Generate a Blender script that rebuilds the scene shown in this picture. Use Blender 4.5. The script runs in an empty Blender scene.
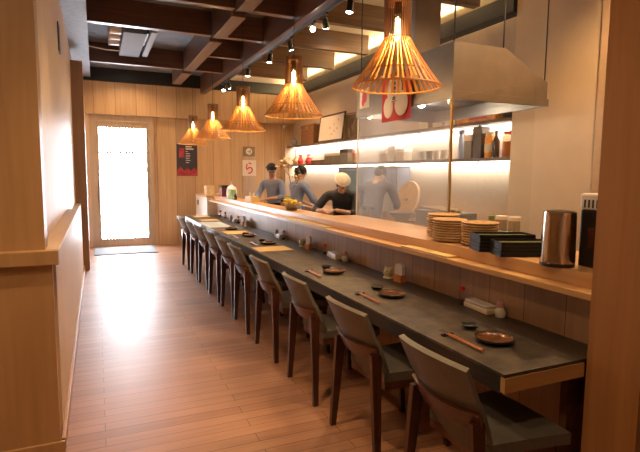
import bpy, bmesh, math, random
from mathutils import Vector, Matrix
random.seed(7)
PI = math.pi
SC = bpy.context.scene
COL = SC.collection

# ------------------------------------------------------------------ materials
def nt(name):
    m = bpy.data.materials.new(name); m.use_nodes = True
    t = m.node_tree; b = t.nodes.get('Principled BSDF')
    return m, t, b
def N(t, typ, **kw):
    n = t.nodes.new(typ)
    for k, v in kw.items(): setattr(n, k, v)
    return n
def rgba(c): return (c[0], c[1], c[2], 1)
def mapping(t, scale=(1, 1, 1), rot=(0, 0, 0)):
    tc = N(t, 'ShaderNodeTexCoord'); mp = N(t, 'ShaderNodeMapping')
    mp.inputs['Scale'].default_value = scale; mp.inputs['Rotation'].default_value = rot
    t.links.new(tc.outputs['Object'], mp.inputs['Vector']); return mp, tc
def mat(name, c, rough=.5, metal=0, var=.12, scale=18, bump=0, coat=0, emit=None, es=0, trans=0, spec=None):
    m, t, b = nt(name)
    mp, _ = mapping(t)
    no = N(t, 'ShaderNodeTexNoise'); no.inputs['Scale'].default_value = scale; no.inputs['Detail'].default_value = 4
    t.links.new(mp.outputs[0], no.inputs['Vector'])
    cr = N(t, 'ShaderNodeValToRGB')
    cr.color_ramp.elements[0].position = .3; cr.color_ramp.elements[1].position = .7
    cr.color_ramp.elements[0].color = rgba([max(0, x * (1 - var)) for x in c])
    cr.color_ramp.elements[1].color = rgba([min(1, x * (1 + var)) for x in c])
    t.links.new(no.outputs['Fac'], cr.inputs['Fac']); t.links.new(cr.outputs['Color'], b.inputs['Base Color'])
    b.inputs['Roughness'].default_value = rough; b.inputs['Metallic'].default_value = metal
    b.inputs['Coat Weight'].default_value = coat
    b.inputs['Transmission Weight'].default_value = trans
    if spec is not None: b.inputs['Specular IOR Level'].default_value = spec
    if bump:
        bp = N(t, 'ShaderNodeBump'); bp.inputs['Strength'].default_value = bump; bp.inputs['Distance'].default_value = .01
        t.links.new(no.outputs['Fac'], bp.inputs['Height']); t.links.new(bp.outputs[0], b.inputs['Normal'])
    if emit:
        b.inputs['Emission Color'].default_value = rgba(emit); b.inputs['Emission Strength'].default_value = es
    return m
def wood(name, c1, c2, along='Y', rough=.4, fine=30, plank=None, plank_axis='Y', groove=.006, gcol=None, coat=0, bump=.1):
    """grain stretched along one axis; plank = width of boards with dark joints along plank_axis"""
    m, t, b = nt(name)
    s = {'X': (1.2, fine, fine), 'Y': (fine, 1.2, fine), 'Z': (fine, fine, 1.2)}[along]
    mp, tc = mapping(t, s)
    no = N(t, 'ShaderNodeTexNoise'); no.inputs['Scale'].default_value = 1; no.inputs['Detail'].default_value = 5; no.inputs['Distortion'].default_value = .4
    t.links.new(mp.outputs[0], no.inputs['Vector'])
    cr = N(t, 'ShaderNodeValToRGB'); e = cr.color_ramp.elements
    e[0].position = .3; e[1].position = .7; e[0].color = rgba(c1); e[1].color = rgba(c2)
    t.links.new(no.outputs['Fac'], cr.inputs['Fac'])
    out = cr.outputs['Color']
    if plank:
        sx = N(t, 'ShaderNodeSeparateXYZ'); t.links.new(tc.outputs['Object'], sx.inputs[0])
        dv = N(t, 'ShaderNodeMath', operation='DIVIDE'); dv.inputs[1].default_value = plank
        t.links.new(sx.outputs[plank_axis], dv.inputs[0])
        fl = N(t, 'ShaderNodeMath', operation='FLOOR'); t.links.new(dv.outputs[0], fl.inputs[0])
        wn = N(t, 'ShaderNodeTexWhiteNoise', noise_dimensions='1D'); t.links.new(fl.outputs[0], wn.inputs['W'])
        fr = N(t, 'ShaderNodeMath', operation='FRACT'); t.links.new(dv.outputs[0], fr.inputs[0])
        lt = N(t, 'ShaderNodeMath', operation='LESS_THAN'); lt.inputs[1].default_value = groove / plank
        t.links.new(fr.outputs[0], lt.inputs[0])
        hv = N(t, 'ShaderNodeHueSaturation')
        mr = N(t, 'ShaderNodeMapRange'); mr.inputs['To Min'].default_value = .88; mr.inputs['To Max'].default_value = 1.1
        t.links.new(wn.outputs['Value'], mr.inputs['Value']); t.links.new(mr.outputs[0], hv.inputs['Value']); t.links.new(out, hv.inputs['Color'])
        mx = N(t, 'ShaderNodeMix', data_type='RGBA'); mx.inputs[7].default_value = rgba(gcol or [x * .45 for x in c1])
        t.links.new(lt.outputs[0], mx.inputs[0]); t.links.new(hv.outputs[0], mx.inputs[6]); out = mx.outputs[2]
    t.links.new(out, b.inputs['Base Color'])
    b.inputs['Roughness'].default_value = rough; b.inputs['Coat Weight'].default_value = coat
    if bump:
        bp = N(t, 'ShaderNodeBump'); bp.inputs['Strength'].default_value = bump; bp.inputs['Distance'].default_value = .003
        t.links.new(no.outputs['Fac'], bp.inputs['Height']); t.links.new(bp.outputs[0], b.inputs['Normal'])
    return m
def slat_mat():
    m = wood('lamp_slat', (.56, .30, .085), (.70, .41, .13), 'Z', .5, 30)
    t = m.node_tree; b = t.nodes['Principled BSDF']; out = [n for n in t.nodes if n.type == 'OUTPUT_MATERIAL'][0]
    tl = N(t, 'ShaderNodeBsdfTranslucent'); tl.inputs[0].default_value = (.85, .45, .12, 1)
    mx = N(t, 'ShaderNodeMixShader'); mx.inputs[0].default_value = .30
    t.links.new(b.outputs[0], mx.inputs[1]); t.links.new(tl.outputs[0], mx.inputs[2]); t.links.new(mx.outputs[0], out.inputs['Surface']); return m
def floor_mat():
    m, t, b = nt('floor_boards')
    mp, tc = mapping(t, (1, 1, 1))
    br = N(t, 'ShaderNodeTexBrick'); br.offset = .37; br.squash = 1
    br.inputs['Scale'].default_value = 1; br.inputs['Brick Width'].default_value = 1.3; br.inputs['Row Height'].default_value = .095
    br.inputs['Mortar Size'].default_value = .0022; br.inputs['Mortar Smooth'].default_value = .2; br.inputs['Bias'].default_value = 0
    br.inputs['Color1'].default_value = rgba((.34, .17, .10)); br.inputs['Color2'].default_value = rgba((.44, .235, .145)); br.inputs['Mortar'].default_value = rgba((.10, .045, .025))
    t.links.new(mp.outputs[0], br.inputs['Vector'])
    mp2, _ = mapping(t, (1.5, 42, 1))
    no = N(t, 'ShaderNodeTexNoise'); no.inputs['Scale'].default_value = 1; no.inputs['Detail'].default_value = 6; no.inputs['Distortion'].default_value = .6
    t.links.new(mp2.outputs[0], no.inputs['Vector'])
    mr = N(t, 'ShaderNodeMapRange'); mr.inputs['To Min'].default_value = .62; mr.inputs['To Max'].default_value = 1.3
    t.links.new(no.outputs['Fac'], mr.inputs['Value'])
    hv = N(t, 'ShaderNodeHueSaturation'); t.links.new(br.outputs['Color'], hv.inputs['Color']); t.links.new(mr.outputs[0], hv.inputs['Value'])
    t.links.new(hv.outputs[0], b.inputs['Base Color'])
    r2 = N(t, 'ShaderNodeMapRange'); r2.inputs['To Min'].default_value = .34; r2.inputs['To Max'].default_value = .52
    t.links.new(no.outputs['Fac'], r2.inputs['Value']); t.links.new(r2.outputs[0], b.inputs['Roughness'])
    bp = N(t, 'ShaderNodeBump'); bp.inputs['Strength'].default_value = .25; bp.inputs['Distance'].default_value = .004
    t.links.new(no.outputs['Fac'], bp.inputs['Height']); t.links.new(bp.outputs[0], b.inputs['Normal'])
    return m
def stone_mat():
    m, t, b = nt('table_stone')
    mp, _ = mapping(t)
    n1 = N(t, 'ShaderNodeTexNoise'); n1.inputs['Scale'].default_value = 160; n1.inputs['Detail'].default_value = 3
    n2 = N(t, 'ShaderNodeTexNoise'); n2.inputs['Scale'].default_value = 14; n2.inputs['Detail'].default_value = 5
    for n in (n1, n2): t.links.new(mp.outputs[0], n.inputs['Vector'])
    ad = N(t, 'ShaderNodeMath', operation='MULTIPLY_ADD'); ad.inputs[1].default_value = .6
    t.links.new(n1.outputs['Fac'], ad.inputs[0]); t.links.new(n2.outputs['Fac'], ad.inputs[2])
    cr = N(t, 'ShaderNodeValToRGB'); e = cr.color_ramp.elements
    e[0].position = .62; e[1].position = 1.0; e[0].color = rgba((.028, .022, .018)); e[1].color = rgba((.10, .08, .06))
    t.links.new(ad.outputs[0], cr.inputs['Fac']); t.links.new(cr.outputs[0], b.inputs['Base Color'])
    b.inputs['Roughness'].default_value = .42
    return m
def glass(name, tint=(1, 1, 1), refl=.07, glare_haze=0, hcol=(.8, .8, .8), rough=.02):
    m, t, b = nt(name); t.nodes.remove(b)
    out = [n for n in t.nodes if n.type == 'OUTPUT_MATERIAL'][0]
    tr = N(t, 'ShaderNodeBsdfTransparent'); tr.inputs[0].default_value = rgba(tint)
    gl = N(t, 'ShaderNodeBsdfGlossy'); gl.inputs['Roughness'].default_value = rough
    lw_ = N(t, 'ShaderNodeLayerWeight'); lw_.inputs[0].default_value = .5
    pw = N(t, 'ShaderNodeMath', operation='POWER'); pw.inputs[1].default_value = 5; t.links.new(lw_.outputs['Facing'], pw.inputs[0])
    fr = N(t, 'ShaderNodeMath', operation='MULTIPLY'); fr.inputs[1].default_value = .5; t.links.new(pw.outputs[0], fr.inputs[0])
    mx = N(t, 'ShaderNodeMixShader')
    ml = N(t, 'ShaderNodeMath', operation='ADD'); ml.inputs[1].default_value = refl; t.links.new(fr.outputs[0], ml.inputs[0])
    t.links.new(ml.outputs[0], mx.inputs[0]); t.links.new(tr.outputs[0], mx.inputs[1]); t.links.new(gl.outputs[0], mx.inputs[2])
    last = mx
    if glare_haze:
        mp, _ = mapping(t); no = N(t, 'ShaderNodeTexNoise'); no.inputs['Scale'].default_value = 2.5; t.links.new(mp.outputs[0], no.inputs['Vector'])
        mr = N(t, 'ShaderNodeMapRange'); mr.inputs['To Min'].default_value = glare_haze * .75; mr.inputs['To Max'].default_value = glare_haze * 1.25
        t.links.new(no.outputs['Fac'], mr.inputs['Value'])
        df = N(t, 'ShaderNodeBsdfDiffuse'); df.inputs[0].default_value = rgba(hcol)
        tl = N(t, 'ShaderNodeBsdfTranslucent'); tl.inputs[0].default_value = rgba(hcol)
        m1 = N(t, 'ShaderNodeMixShader'); m1.inputs[0].default_value = .5
        t.links.new(df.outputs[0], m1.inputs[1]); t.links.new(tl.outputs[0], m1.inputs[2])
        m2 = N(t, 'ShaderNodeMixShader'); t.links.new(mr.outputs[0], m2.inputs[0]); t.links.new(mx.outputs[0], m2.inputs[1]); t.links.new(m1.outputs[0], m2.inputs[2]); last = m2
    t.links.new(last.outputs[0], out.inputs['Surface'])
    return m
def emis(name, c, s):
    m, t, b = nt(name); t.nodes.remove(b)
    out = [n for n in t.nodes if n.type == 'OUTPUT_MATERIAL'][0]
    e = N(t, 'ShaderNodeEmission'); e.inputs[0].default_value = rgba(c); e.inputs[1].default_value = s
    t.links.new(e.outputs[0], out.inputs['Surface']); return m
WARM = (1, .62, .25); WARM2 = (1, .72, .38); COOLW = (1, .93, .84)
M = dict(
 floor=floor_mat(), stone=stone_mat(), stone_shade=mat('shaded_stone', (.035, .026, .021), .4, var=.3, scale=60),
 concrete=mat('grey_ceiling', (.14, .16, .205), .8, scale=3, var=.25), kceil=mat('cream_ceiling', (.80, .76, .66), .8, var=.05),
 soffit=mat('pale_soffit', (.25, .29, .37), .6, var=.12),
 beam=wood('dark_beam', (.060, .026, .016), (.125, .056, .034), 'X', .34), beam_y=wood('dark_beam_long', (.075, .035, .022), (.15, .072, .045), 'Y', .34),
 beam_k=wood('kitchen_beam', (.085, .042, .018), (.16, .085, .04), 'X', .4),
 black=mat('black_band', (.012, .013, .016), .45), blackm=mat('black_metal', (.02, .02, .022), .35, .3),
 planks=wood('wall_planks', (.50, .33, .19), (.60, .42, .25), 'Z', .45, 26, plank=.40, plank_axis='X', groove=.008),
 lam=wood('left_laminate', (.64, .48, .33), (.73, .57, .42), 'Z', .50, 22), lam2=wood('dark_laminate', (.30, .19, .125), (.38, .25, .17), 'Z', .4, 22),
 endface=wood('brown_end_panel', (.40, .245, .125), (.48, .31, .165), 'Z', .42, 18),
 post=wood('pillar_wood', (.36, .17, .065), (.45, .225, .09), 'Z', .4, 24), base=wood('base_trim', (.42, .24, .12), (.5, .3, .16), 'Y', .4),
 doorwood=wood('door_wood', (.46, .35, .26), (.56, .44, .33), 'Z', .4, 20), lattice=wood('lattice_wood', (.62, .55, .48), (.72, .66, .6), 'Z', .5, 20),
 kwall=mat('beige_wall', (.62, .49, .34), .5, var=.04, scale=4), pil=mat('beige_pilaster', (.50, .37, .25), .5, var=.05),
 kback=mat('shelf_wall', (.52, .41, .30), .5, var=.04),
 cpanel=wood('counter_panel', (.36, .205, .11), (.45, .27, .15), 'Z', .42, 24, plank=.267, plank_axis='Y', groove=.006),
 ledge=wood('ledge_wood', (.52, .30, .13), (.64, .39, .18), 'Y', .32, 26), ctop=wood('counter_top_wood', (.50, .285, .13), (.60, .36, .17), 'Y', .30, 26),
 tedge=wood('table_edge_wood', (.45, .25, .10), (.55, .32, .14), 'X', .4), tdark=wood('table_dark', (.018, .012, .010), (.03, .02, .016), 'Y', .45),
 leg=wood('chair_leg_wood', (.040, .013, .007), (.075, .024, .011), 'Z', .3, 30, coat=.2), rail=wood('chair_rail_wood', (.07, .022, .011), (.12, .04, .019), 'Y', .3, 30, coat=.2),
 fabric=mat('chair_leather', (.125, .114, .10), .42, var=.08, scale=60, bump=.05), 
 slat=slat_mat(), slatd=wood('lamp_ring', (.20, .085, .03), (.28, .12, .045), 'Z', .45, 30),
 bulb=emis('bulb_glow', (1, .66, .25), 22), spotglow=emis('spot_glow', (1, .85, .65), 60), led=emis('led_strip_glow', COOLW, 6), cove=emis('cove_glow', (1, .62, .22), 5), hoodglow=emis('hood_lamp_glow', (1, .88, .7), 30),
 steel=mat('brushed_steel', (.27, .255, .245), .40, .85, .08, 6), steel2=mat('satin_steel', (.30, .33, .41), .42, .3, .06, 3), chrome=mat('polished_steel', (.62, .54, .47), .14, 1, .02),
 brass=mat('brass_post', (.42, .28, .10), .35, .8), shelf=wood('shelf_wood', (.13, .085, .06), (.2, .13, .09), 'Y', .45),
 glass=glass('screen_glass', (.97, .97, .95), .02), glare_haze=glass('glare_glass', (.96, .97, .98), .03, .20, (.74, .80, .94)), dglass=glass('door_glass', (1, 1, 1), .03), jar=glass('jar_glass', (.92, .90, .84), .06),
 white=mat('white_paint', (.74, .72, .70), .45, var=.03), paper=mat('paper', (.78, .74, .70), .7, var=.03), porcelain=mat('porcelain', (.62, .58, .50), .3, var=.06),
 duct=mat('white_metal', (.30, .31, .36), .7, 0, .05), ductd=mat('grey_metal', (.19, .20, .24), .75, 0, .05),
 red=mat('red_cloth', (.52, .035, .035), .8, var=.1), redp=mat('red_plastic', (.55, .03, .02), .35), cream=mat('cream_cloth', (.74, .66, .56), .8, var=.04), ink=mat('black_ink', (.02, .018, .018), .6),
 navy=mat('navy_paper', (.035, .035, .06), .6), flame=mat('flame_red', (.35, .035, .05), .6, var=.5, scale=9), pinkred=mat('pink_red_ink', (.66, .07, .13), .6),
 soy=mat('soy_bottle', (.06, .018, .01), .12, coat=.5), clear=glass('bottle_glass', (.85, .8, .75), .06), pinkc=mat('pink_ceramic', (.60, .33, .28), .35), owl=mat('speckled_ceramic', (.52, .43, .24), .4, var=.35, scale=40),
 orangew=wood('orange_wood', (.48, .17, .05), (.60, .23, .075), 'Z', .4), napkin=mat('napkin_paper', (.74, .73, .76), .7, var=.03), lunch=wood('pale_box_wood', (.62, .48, .31), (.74, .6, .42), 'Y', .4),
 plate=mat('brown_glaze', (.10, .042, .016), .12, var=.5, scale=25, coat=.6), platerim=mat('dark_glaze', (.02, .017, .015), .15, coat=.5), sauce=mat('black_dish', (.02, .017, .016), .25, coat=.4),
 stick=wood('chopstick_wood', (.38, .11, .035), (.48, .16, .05), 'Y', .35), tip=mat('chopstick_tip', (.04, .02, .015), .4), bamboo=wood('bamboo_mat', (.62, .43, .16), (.76, .56, .26), 'X', .5, 60),
 bplate=mat('bamboo_plate', (.45, .27, .125), .5, var=.25, scale=30), brim=mat('bamboo_plate_rim', (.62, .44, .26), .5, var=.15, scale=40),
 tray=mat('black_lacquer', (.012, .012, .012), .55, spec=.3), trayin=mat('green_lacquer', (.13, .14, .07), .35), blackp=mat('black_plastic', (.015, .014, .014), .3),
 yellow=mat('yellow_flower', (.74, .52, .03), .5, var=.2), green=mat('leaf_green', (.16, .24, .04), .5, var=.3), tan=mat('dried_leaf', (.50, .32, .16), .6, var=.25), stem=mat('stem_brown', (.16, .10, .05), .6),
 limec=mat('green_pack', (.28, .52, .20), .5, var=.1), bag=mat('pale_blue_bag', (.58, .70, .80), .4, var=.06), maroon=mat('maroon_box', (.17, .03, .03), .5), beigeb=mat('beige_box', (.64, .53, .38), .6),
 amber=mat('amber_liquid', (.44, .14, .02), .15, coat=.5), orange=mat('orange_pack', (.74, .28, .02), .5, var=.3), bluew=mat('blue_white_pack', (.40, .45, .62), .4, var=.1), dkb=mat('dark_bottle', (.045, .03, .025), .15, coat=.4), olive=mat('olive_tin', (.22, .17, .10), .5),
 boxbrown=wood('box_brown', (.20, .085, .035), (.28, .13, .06), 'Y', .45), sleeve=wood('lamp_sleeve', (.13, .055, .022), (.20, .09, .035), 'Z', .45, 30), blackf=wood('dark_frame', (.03, .018, .012), (.05, .03, .02), 'Z', .4), blossom=mat('blossom', (.60, .34, .24), .7), twig=mat('driftwood', (.20, .10, .04), .7),
 skin=mat('skin', (.50, .29, .19), .5, var=.05), hair=mat('black_hair', (.015, .012, .011), .45), shirt=mat('blue_grey_shirt', (.20, .26, .44), .8, var=.08, scale=40), shirtd=mat('charcoal_shirt', (.020, .021, .030), .8), shirtg=mat('dark_grey_shirt', (.075, .095, .15), .8), apron=mat('light_blue_apron', (.22, .40, .62), .8), aprond=mat('black_apron', (.014, .014, .018), .8),
 capw=mat('white_cap', (.70, .64, .56), .8), eye=mat('eye_dark', (.03, .02, .02), .2), lip=mat('lip', (.36, .13, .1), .5), trouser=mat('dark_trousers', (.03, .03, .04), .8), shoe=mat('black_shoe', (.02, .02, .02), .4),
 mat_grey=mat('grey_door_mat', (.20, .22, .26), .9, var=.1, scale=120), bowl=mat('grey_blue_bowl', (.20, .22, .27), .4), tealb=mat('teal_box', (.14, .24, .25), .4),
)

# ------------------------------------------------------------------ mesh helpers
class MB:
    def __init__(s): s.bm = bmesh.new()
    def _new(s, f):
        o = set(s.bm.verts); f(); return [v for v in s.bm.verts if v not in o]
    def box(s, x0, x1, y0, y1, z0, z1, bev=0, rot=None):
        v = [s.bm.verts.new((x, y, z)) for x in (x0, x1) for y in (y0, y1) for z in (z0, z1)]
        q = [(0, 1, 3, 2), (4, 6, 7, 5), (0, 4, 5, 1), (2, 3, 7, 6), (0, 2, 6, 4), (1, 5, 7, 3)]
        fs = [s.bm.faces.new([v[i] for i in f]) for f in q]
        if bev:
            es = list({e for f in fs for e in f.edges})
            r = bmesh.ops.bevel(s.bm, geom=es, offset=bev, segments=2, affect='EDGES', profile=.6)
            v = list({x for f in r['faces'] for x in f.verts} | {x for x in v if x.is_valid})
        if rot is not None: bmesh.ops.transform(s.bm, matrix=rot, verts=[x for x in v if x.is_valid])
        return s
    def prism(s, pts, axis, a, b):
        """polygon pts in the two other axes, extruded along axis from a to b"""
        def P(p, t):
            return {'X': (t, p[0], p[1]), 'Y': (p[0], t, p[1]), 'Z': (p[0], p[1], t)}[axis]
        A = [s.bm.verts.new(P(p, a)) for p in pts]; B = [s.bm.verts.new(P(p, b)) for p in pts]
        n = len(pts); s.bm.faces.new(A); s.bm.faces.new(B[::-1])
        for i in range(n): s.bm.faces.new([A[i], B[i], B[(i + 1) % n], A[(i + 1) % n]])
        return s
    def cyl(s, p0, p1, r0, r1=None, seg=16, caps=True):
        r1 = r0 if r1 is None else r1
        p0, p1 = Vector(p0), Vector(p1); d = p1 - p0
        q = d.to_track_quat('Z', 'Y').to_matrix()
        A = [s.bm.verts.new(p0 + q @ Vector((r0 * math.cos(2 * PI * i / seg), r0 * math.sin(2 * PI * i / seg), 0))) for i in range(seg)]
        B = [s.bm.verts.new(p1 + q @ Vector((r1 * math.cos(2 * PI * i / seg), r1 * math.sin(2 * PI * i / seg), 0))) for i in range(seg)]
        for i in range(seg): s.bm.faces.new([A[i], A[(i + 1) % seg], B[(i + 1) % seg], B[i]])
        if caps: s.bm.faces.new(A[::-1]); s.bm.faces.new(B)
        return s
    def tube(s, pts, r, seg=8):
        for a, b in zip(pts[:-1], pts[1:]): s.cyl(a, b, r, r, seg)
        return s
    def taper4(s, p0, p1, a0, b0, a1, b1):
        """four-sided tapered leg, section a (x) by b (y) at each end"""
        A = [s.bm.verts.new((p0[0] + i * a0 / 2, p0[1] + j * b0 / 2, p0[2])) for i, j in ((-1, -1), (1, -1), (1, 1), (-1, 1))]
        B = [s.bm.verts.new((p1[0] + i * a1 / 2, p1[1] + j * b1 / 2, p1[2])) for i, j in ((-1, -1), (1, -1), (1, 1), (-1, 1))]
        for i in range(4): s.bm.faces.new([A[i], A[(i + 1) % 4], B[(i + 1) % 4], B[i]])
        s.bm.faces.new(A[::-1]); s.bm.faces.new(B); return s
    def lathe(s, prof, c=(0, 0, 0), seg=24, sx=1, sy=1):
        rings = []
        for r, z in prof:
            if r < 1e-5: rings.append([s.bm.verts.new((c[0], c[1], c[2] + z))])
            else: rings.append([s.bm.verts.new((c[0] + sx * r * math.cos(2 * PI * i / seg), c[1] + sy * r * math.sin(2 * PI * i / seg), c[2] + z)) for i in range(seg)])
        for a, b in zip(rings[:-1], rings[1:]):
            for i in range(seg):
                j = (i + 1) % seg
                if len(a) == 1 and len(b) == 1: continue
                if len(a) == 1: s.bm.faces.new([a[0], b[j], b[i]])
                elif len(b) == 1: s.bm.faces.new([a[i], a[j], b[0]])
                else: s.bm.faces.new([a[i], a[j], b[j], b[i]])
        return s
    def ball(s, c, rx, ry=None, rz=None, seg=12, rot=None):
        ry = rx if ry is None else ry; rz = rx if rz is None else rz
        r = bmesh.ops.create_uvsphere(s.bm, u_segments=seg, v_segments=max(6, seg // 2 + 2), radius=1)
        mt = Matrix.Translation(c) @ (rot.to_4x4() if rot else Matrix()) @ Matrix.Diagonal((rx, ry, rz, 1))
        bmesh.ops.transform(s.bm, matrix=mt, verts=r['verts']); return s
    def torus(s, c, R, r, seg=48, rs=6, sx=1, sy=1, axis='Z'):
        g = []
        for i in range(seg):
            a = 2 * PI * i / seg; row = []
            for k in range(rs):
                b = 2 * PI * k / rs; q = R + r * math.cos(b); h = r * math.sin(b)
                x, y = q * math.cos(a) * sx, q * math.sin(a) * sy
                p = {'Z': (x, y, h), 'X': (h, x, y), 'Y': (x, h, y)}[axis]
                row.append(s.bm.verts.new(Vector(c) + Vector(p)))
            g.append(row)
        for i in range(seg):
            for k in range(rs): s.bm.faces.new([g[i][k], g[(i + 1) % seg][k], g[(i + 1) % seg][(k + 1) % rs], g[i][(k + 1) % rs]])
        return s
    def sheet(s, fn, nu, nv, th):
        """closed slab: fn(u,v) -> (point, normal)"""
        A, B = [], []
        for i in range(nu + 1):
            a, b = [], []
            for j in range(nv + 1):
                p, n = fn(i / nu, j / nv); p, n = Vector(p), Vector(n).normalized()
                a.append(s.bm.verts.new(p + n * th / 2)); b.append(s.bm.verts.new(p - n * th / 2))
            A.append(a); B.append(b)
        F = s.bm.faces.new
        for i in range(nu):
            for j in range(nv):
                F([A[i][j], A[i + 1][j], A[i + 1][j + 1], A[i][j + 1]]); F([B[i][j], B[i][j + 1], B[i + 1][j + 1], B[i + 1][j]])
        for i in range(nu):
            F([A[i][0], B[i][0], B[i + 1][0], A[i + 1][0]]); F([A[i][nv], A[i + 1][nv], B[i + 1][nv], B[i][nv]])
        for j in range(nv):
            F([A[0][j], A[0][j + 1], B[0][j + 1], B[0][j]]); F([A[nu][j], B[nu][j], B[nu][j + 1], A[nu][j + 1]])
        return s
    def build(s, name, m, parent=None, smooth=False, loc=None):
        bmesh.ops.recalc_face_normals(s.bm, faces=s.bm.faces)
        me = bpy.data.meshes.new(name); s.bm.to_mesh(me); s.bm.free()
        if smooth:
            me.polygons.foreach_set('use_smooth', [True] * len(me.polygons))
            try: me.set_sharp_from_angle(angle=math.radians(38))
            except Exception: pass
        me.materials.append(M[m] if isinstance(m, str) else m)
        o = bpy.data.objects.new(name, me); COL.objects.link(o)
        if parent: o.parent = parent
        if loc: o.location = loc
        return o
def tag(o, label, cat, group=None, kind=None):
    o['label'] = label; o['category'] = cat
    if group: o['group'] = group
    if kind: o['kind'] = kind
    return o
def thing(name, label, cat, loc=(0, 0, 0), rz=0, group=None):
    o = bpy.data.objects.new(name, None); COL.objects.link(o); o.empty_display_size = .1
    o.location = loc; o.rotation_euler = (0, 0, rz); return tag(o, label, cat, group)
def struct(mb, name, m, parent=None, **k):
    o = mb.build(name, m, parent, **k)
    if parent is None: o['kind'] = 'structure'
    return o
def copy_tree(o, parent=None):
    c = o.copy(); COL.objects.link(c)
    if parent: c.parent = parent
    for ch in list(o.children): copy_tree(ch, c)
    return c
def dup(root, label, loc=None, rz=None, group=None):
    c = copy_tree(root); c['label'] = label
    if loc: c.location = loc
    if rz is not None: c.rotation_euler = (0, 0, rz)
    if group: c['group'] = group
    return c
ORD = ['first', 'second', 'third', 'fourth', 'fifth', 'sixth', 'seventh', 'eighth', 'ninth', 'tenth', 'eleventh']
def light(name, typ, loc, energy, col, parent=None, **k):
    l = bpy.data.lights.new(name, typ); l.energy = energy; l.color = col
    for a, v in k.items(): setattr(l, a, v)
    o = bpy.data.objects.new(name, l); COL.objects.link(o); o.location = loc
    if parent: o.parent = parent
    return o
def aim(o, d): o.rotation_euler = Vector(d).to_track_quat('-Z', 'Y').to_euler()

# ------------------------------------------------------------------ the room
CZ = 3.6
struct(MB().box(-2.6, 4.6, -2.2, 12.3, -.1, 0), 'floor', 'floor')
struct(MB().box(-2.6, 4.6, -2.2, 11.6, CZ, CZ + .1), 'ceiling', 'concrete')
struct(MB().box(2.25, 4.3, 3.0, 11.1, CZ - .03, CZ - .002), 'ceiling_kitchen', 'kceil')
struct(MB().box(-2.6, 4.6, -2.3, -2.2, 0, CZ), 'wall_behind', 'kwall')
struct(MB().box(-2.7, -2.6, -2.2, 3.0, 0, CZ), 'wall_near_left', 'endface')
struct(MB().box(4.5, 4.6, -2.2, 11.6, 0, CZ), 'wall_outer_right', 'kback')
# far wall: recessed plank wall, header over it, black band on top
struct(MB().box(1.13, 4.5, 11.25, 11.4, 0, 2.7), 'wall_far', 'planks')
struct(MB().box(-.6, 4.5, 11.1, 11.4, 2.7, 3.34), 'wall_far_header', 'planks')
struct(MB().box(-.6, 4.5, 11.05, 11.4, 3.34, CZ), 'trim_1', 'black')
struct(MB().box(-.6, -.10, 11.15, 11.4, 0, 2.7), 'wall_far_corner', 'lam')
# the door
dr = MB(); dr.box(-.10, .03, 11.262, 11.32, 0, 2.70); dr.box(1.03, 1.13, 11.262, 11.32, 0, 2.70); dr.box(.015, 1.045, 11.262, 11.32, 2.54, 2.70); dr.box(-.10, .015, 11.18, 11.32, 0, 2.70); dr.box(1.045, 1.13, 11.18, 11.32, 0, 2.70); dr.box(.015, 1.045, 11.18, 11.32, 2.56, 2.70)
door = struct(dr, 'door_1', 'doorwood')
lf = MB(); lf.box(.0152, .075, 11.21, 11.26, .0, 2.5598); lf.box(.985, 1.0448, 11.21, 11.26, .0, 2.5598); lf.box(.075, .985, 11.21, 11.26, .0, .16); lf.box(.075, .985, 11.21, 11.26, 2.45, 2.5598); lf.box(.075, .985, 11.22, 11.25, 1.93, 1.96)
lf.build('door_frame', 'doorwood', door)
MB().box(.076, .984, 11.232, 11.24, .161, 2.449).build('glass_pane', 'dglass', door)
lt = MB()
for i in range(15):
    x = .092 + i * .0608; lt.box(x, x + .032, 11.252, 11.268, .161, 2.449)
lt.build('lattice', 'lattice', door)
MB().cyl((.045, 11.19, .95), (.045, 11.19, 1.35), .012).build('door_handle', 'steel', door)
struct(MB().box(-2.6, 4.6, 11.4, 12.3, -.02, -.004), 'pavement', 'mat_grey')
tag(MB().box(-.08, 1.06, 10.05, 11.0, .001, .014, .004).build('door_mat', 'mat_grey'), 'grey mat on the floor in front of the bright lattice door', 'doormat')
# left wall
struct(MB().box(-.55, -.30, 3.16, 11.15, 0, CZ), 'wall_left', 'lam')
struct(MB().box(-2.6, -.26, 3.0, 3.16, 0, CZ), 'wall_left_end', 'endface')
lw = MB(); lw.box(-.30, -.225, 3.16, 8.6, 0, 1.06); struct(lw, 'wall_left_low', 'lam')
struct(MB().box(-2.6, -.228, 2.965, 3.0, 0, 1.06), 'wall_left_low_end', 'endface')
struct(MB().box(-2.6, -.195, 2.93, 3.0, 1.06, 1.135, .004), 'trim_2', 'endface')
struct(MB().box(-.30, -.195, 3.0, 6.15, 1.06, 1.135, .004), 'trim_3', 'lam')
struct(MB().box(-.225, -.205, 3.0, 8.6, 0, .07, .003), 'baseboard_left', 'base')
struct(MB().box(-2.6, -.205, 2.945, 2.965, 0, .075, .003), 'baseboard_left_end', 'endface')
struct(MB().box(-.30, -.135, 8.60, 8.95, 0, 3.22), 'wall_partition', 'lam2')
struct(MB().box(-.30, -.036, 3.16, 11.05, 3.40, CZ), 'ceiling_soffit', 'soffit')
MB().box(-.2995, -.29, 5.72, 5.92, 2.74, 3.02).build('wall_slot', 'black')['kind'] = 'structure'
# right side of the kitchen
struct(MB().box(4.30, 4.5, 4.1, 11.25, 0, CZ), 'wall_right', 'kback')
struct(MB().box(4.05, 4.5, 3.06, 4.10, 0, CZ), 'wall_right_near', 'kwall')
struct(MB().box(3.98, 4.5, 1.2, 3.06, 0, CZ), 'wall_right_pilaster', 'pil')
struct(MB().box(4.0, 4.16, 4.10, 11.05, 3.24, 3.42), 'trim_4', 'black')
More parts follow.
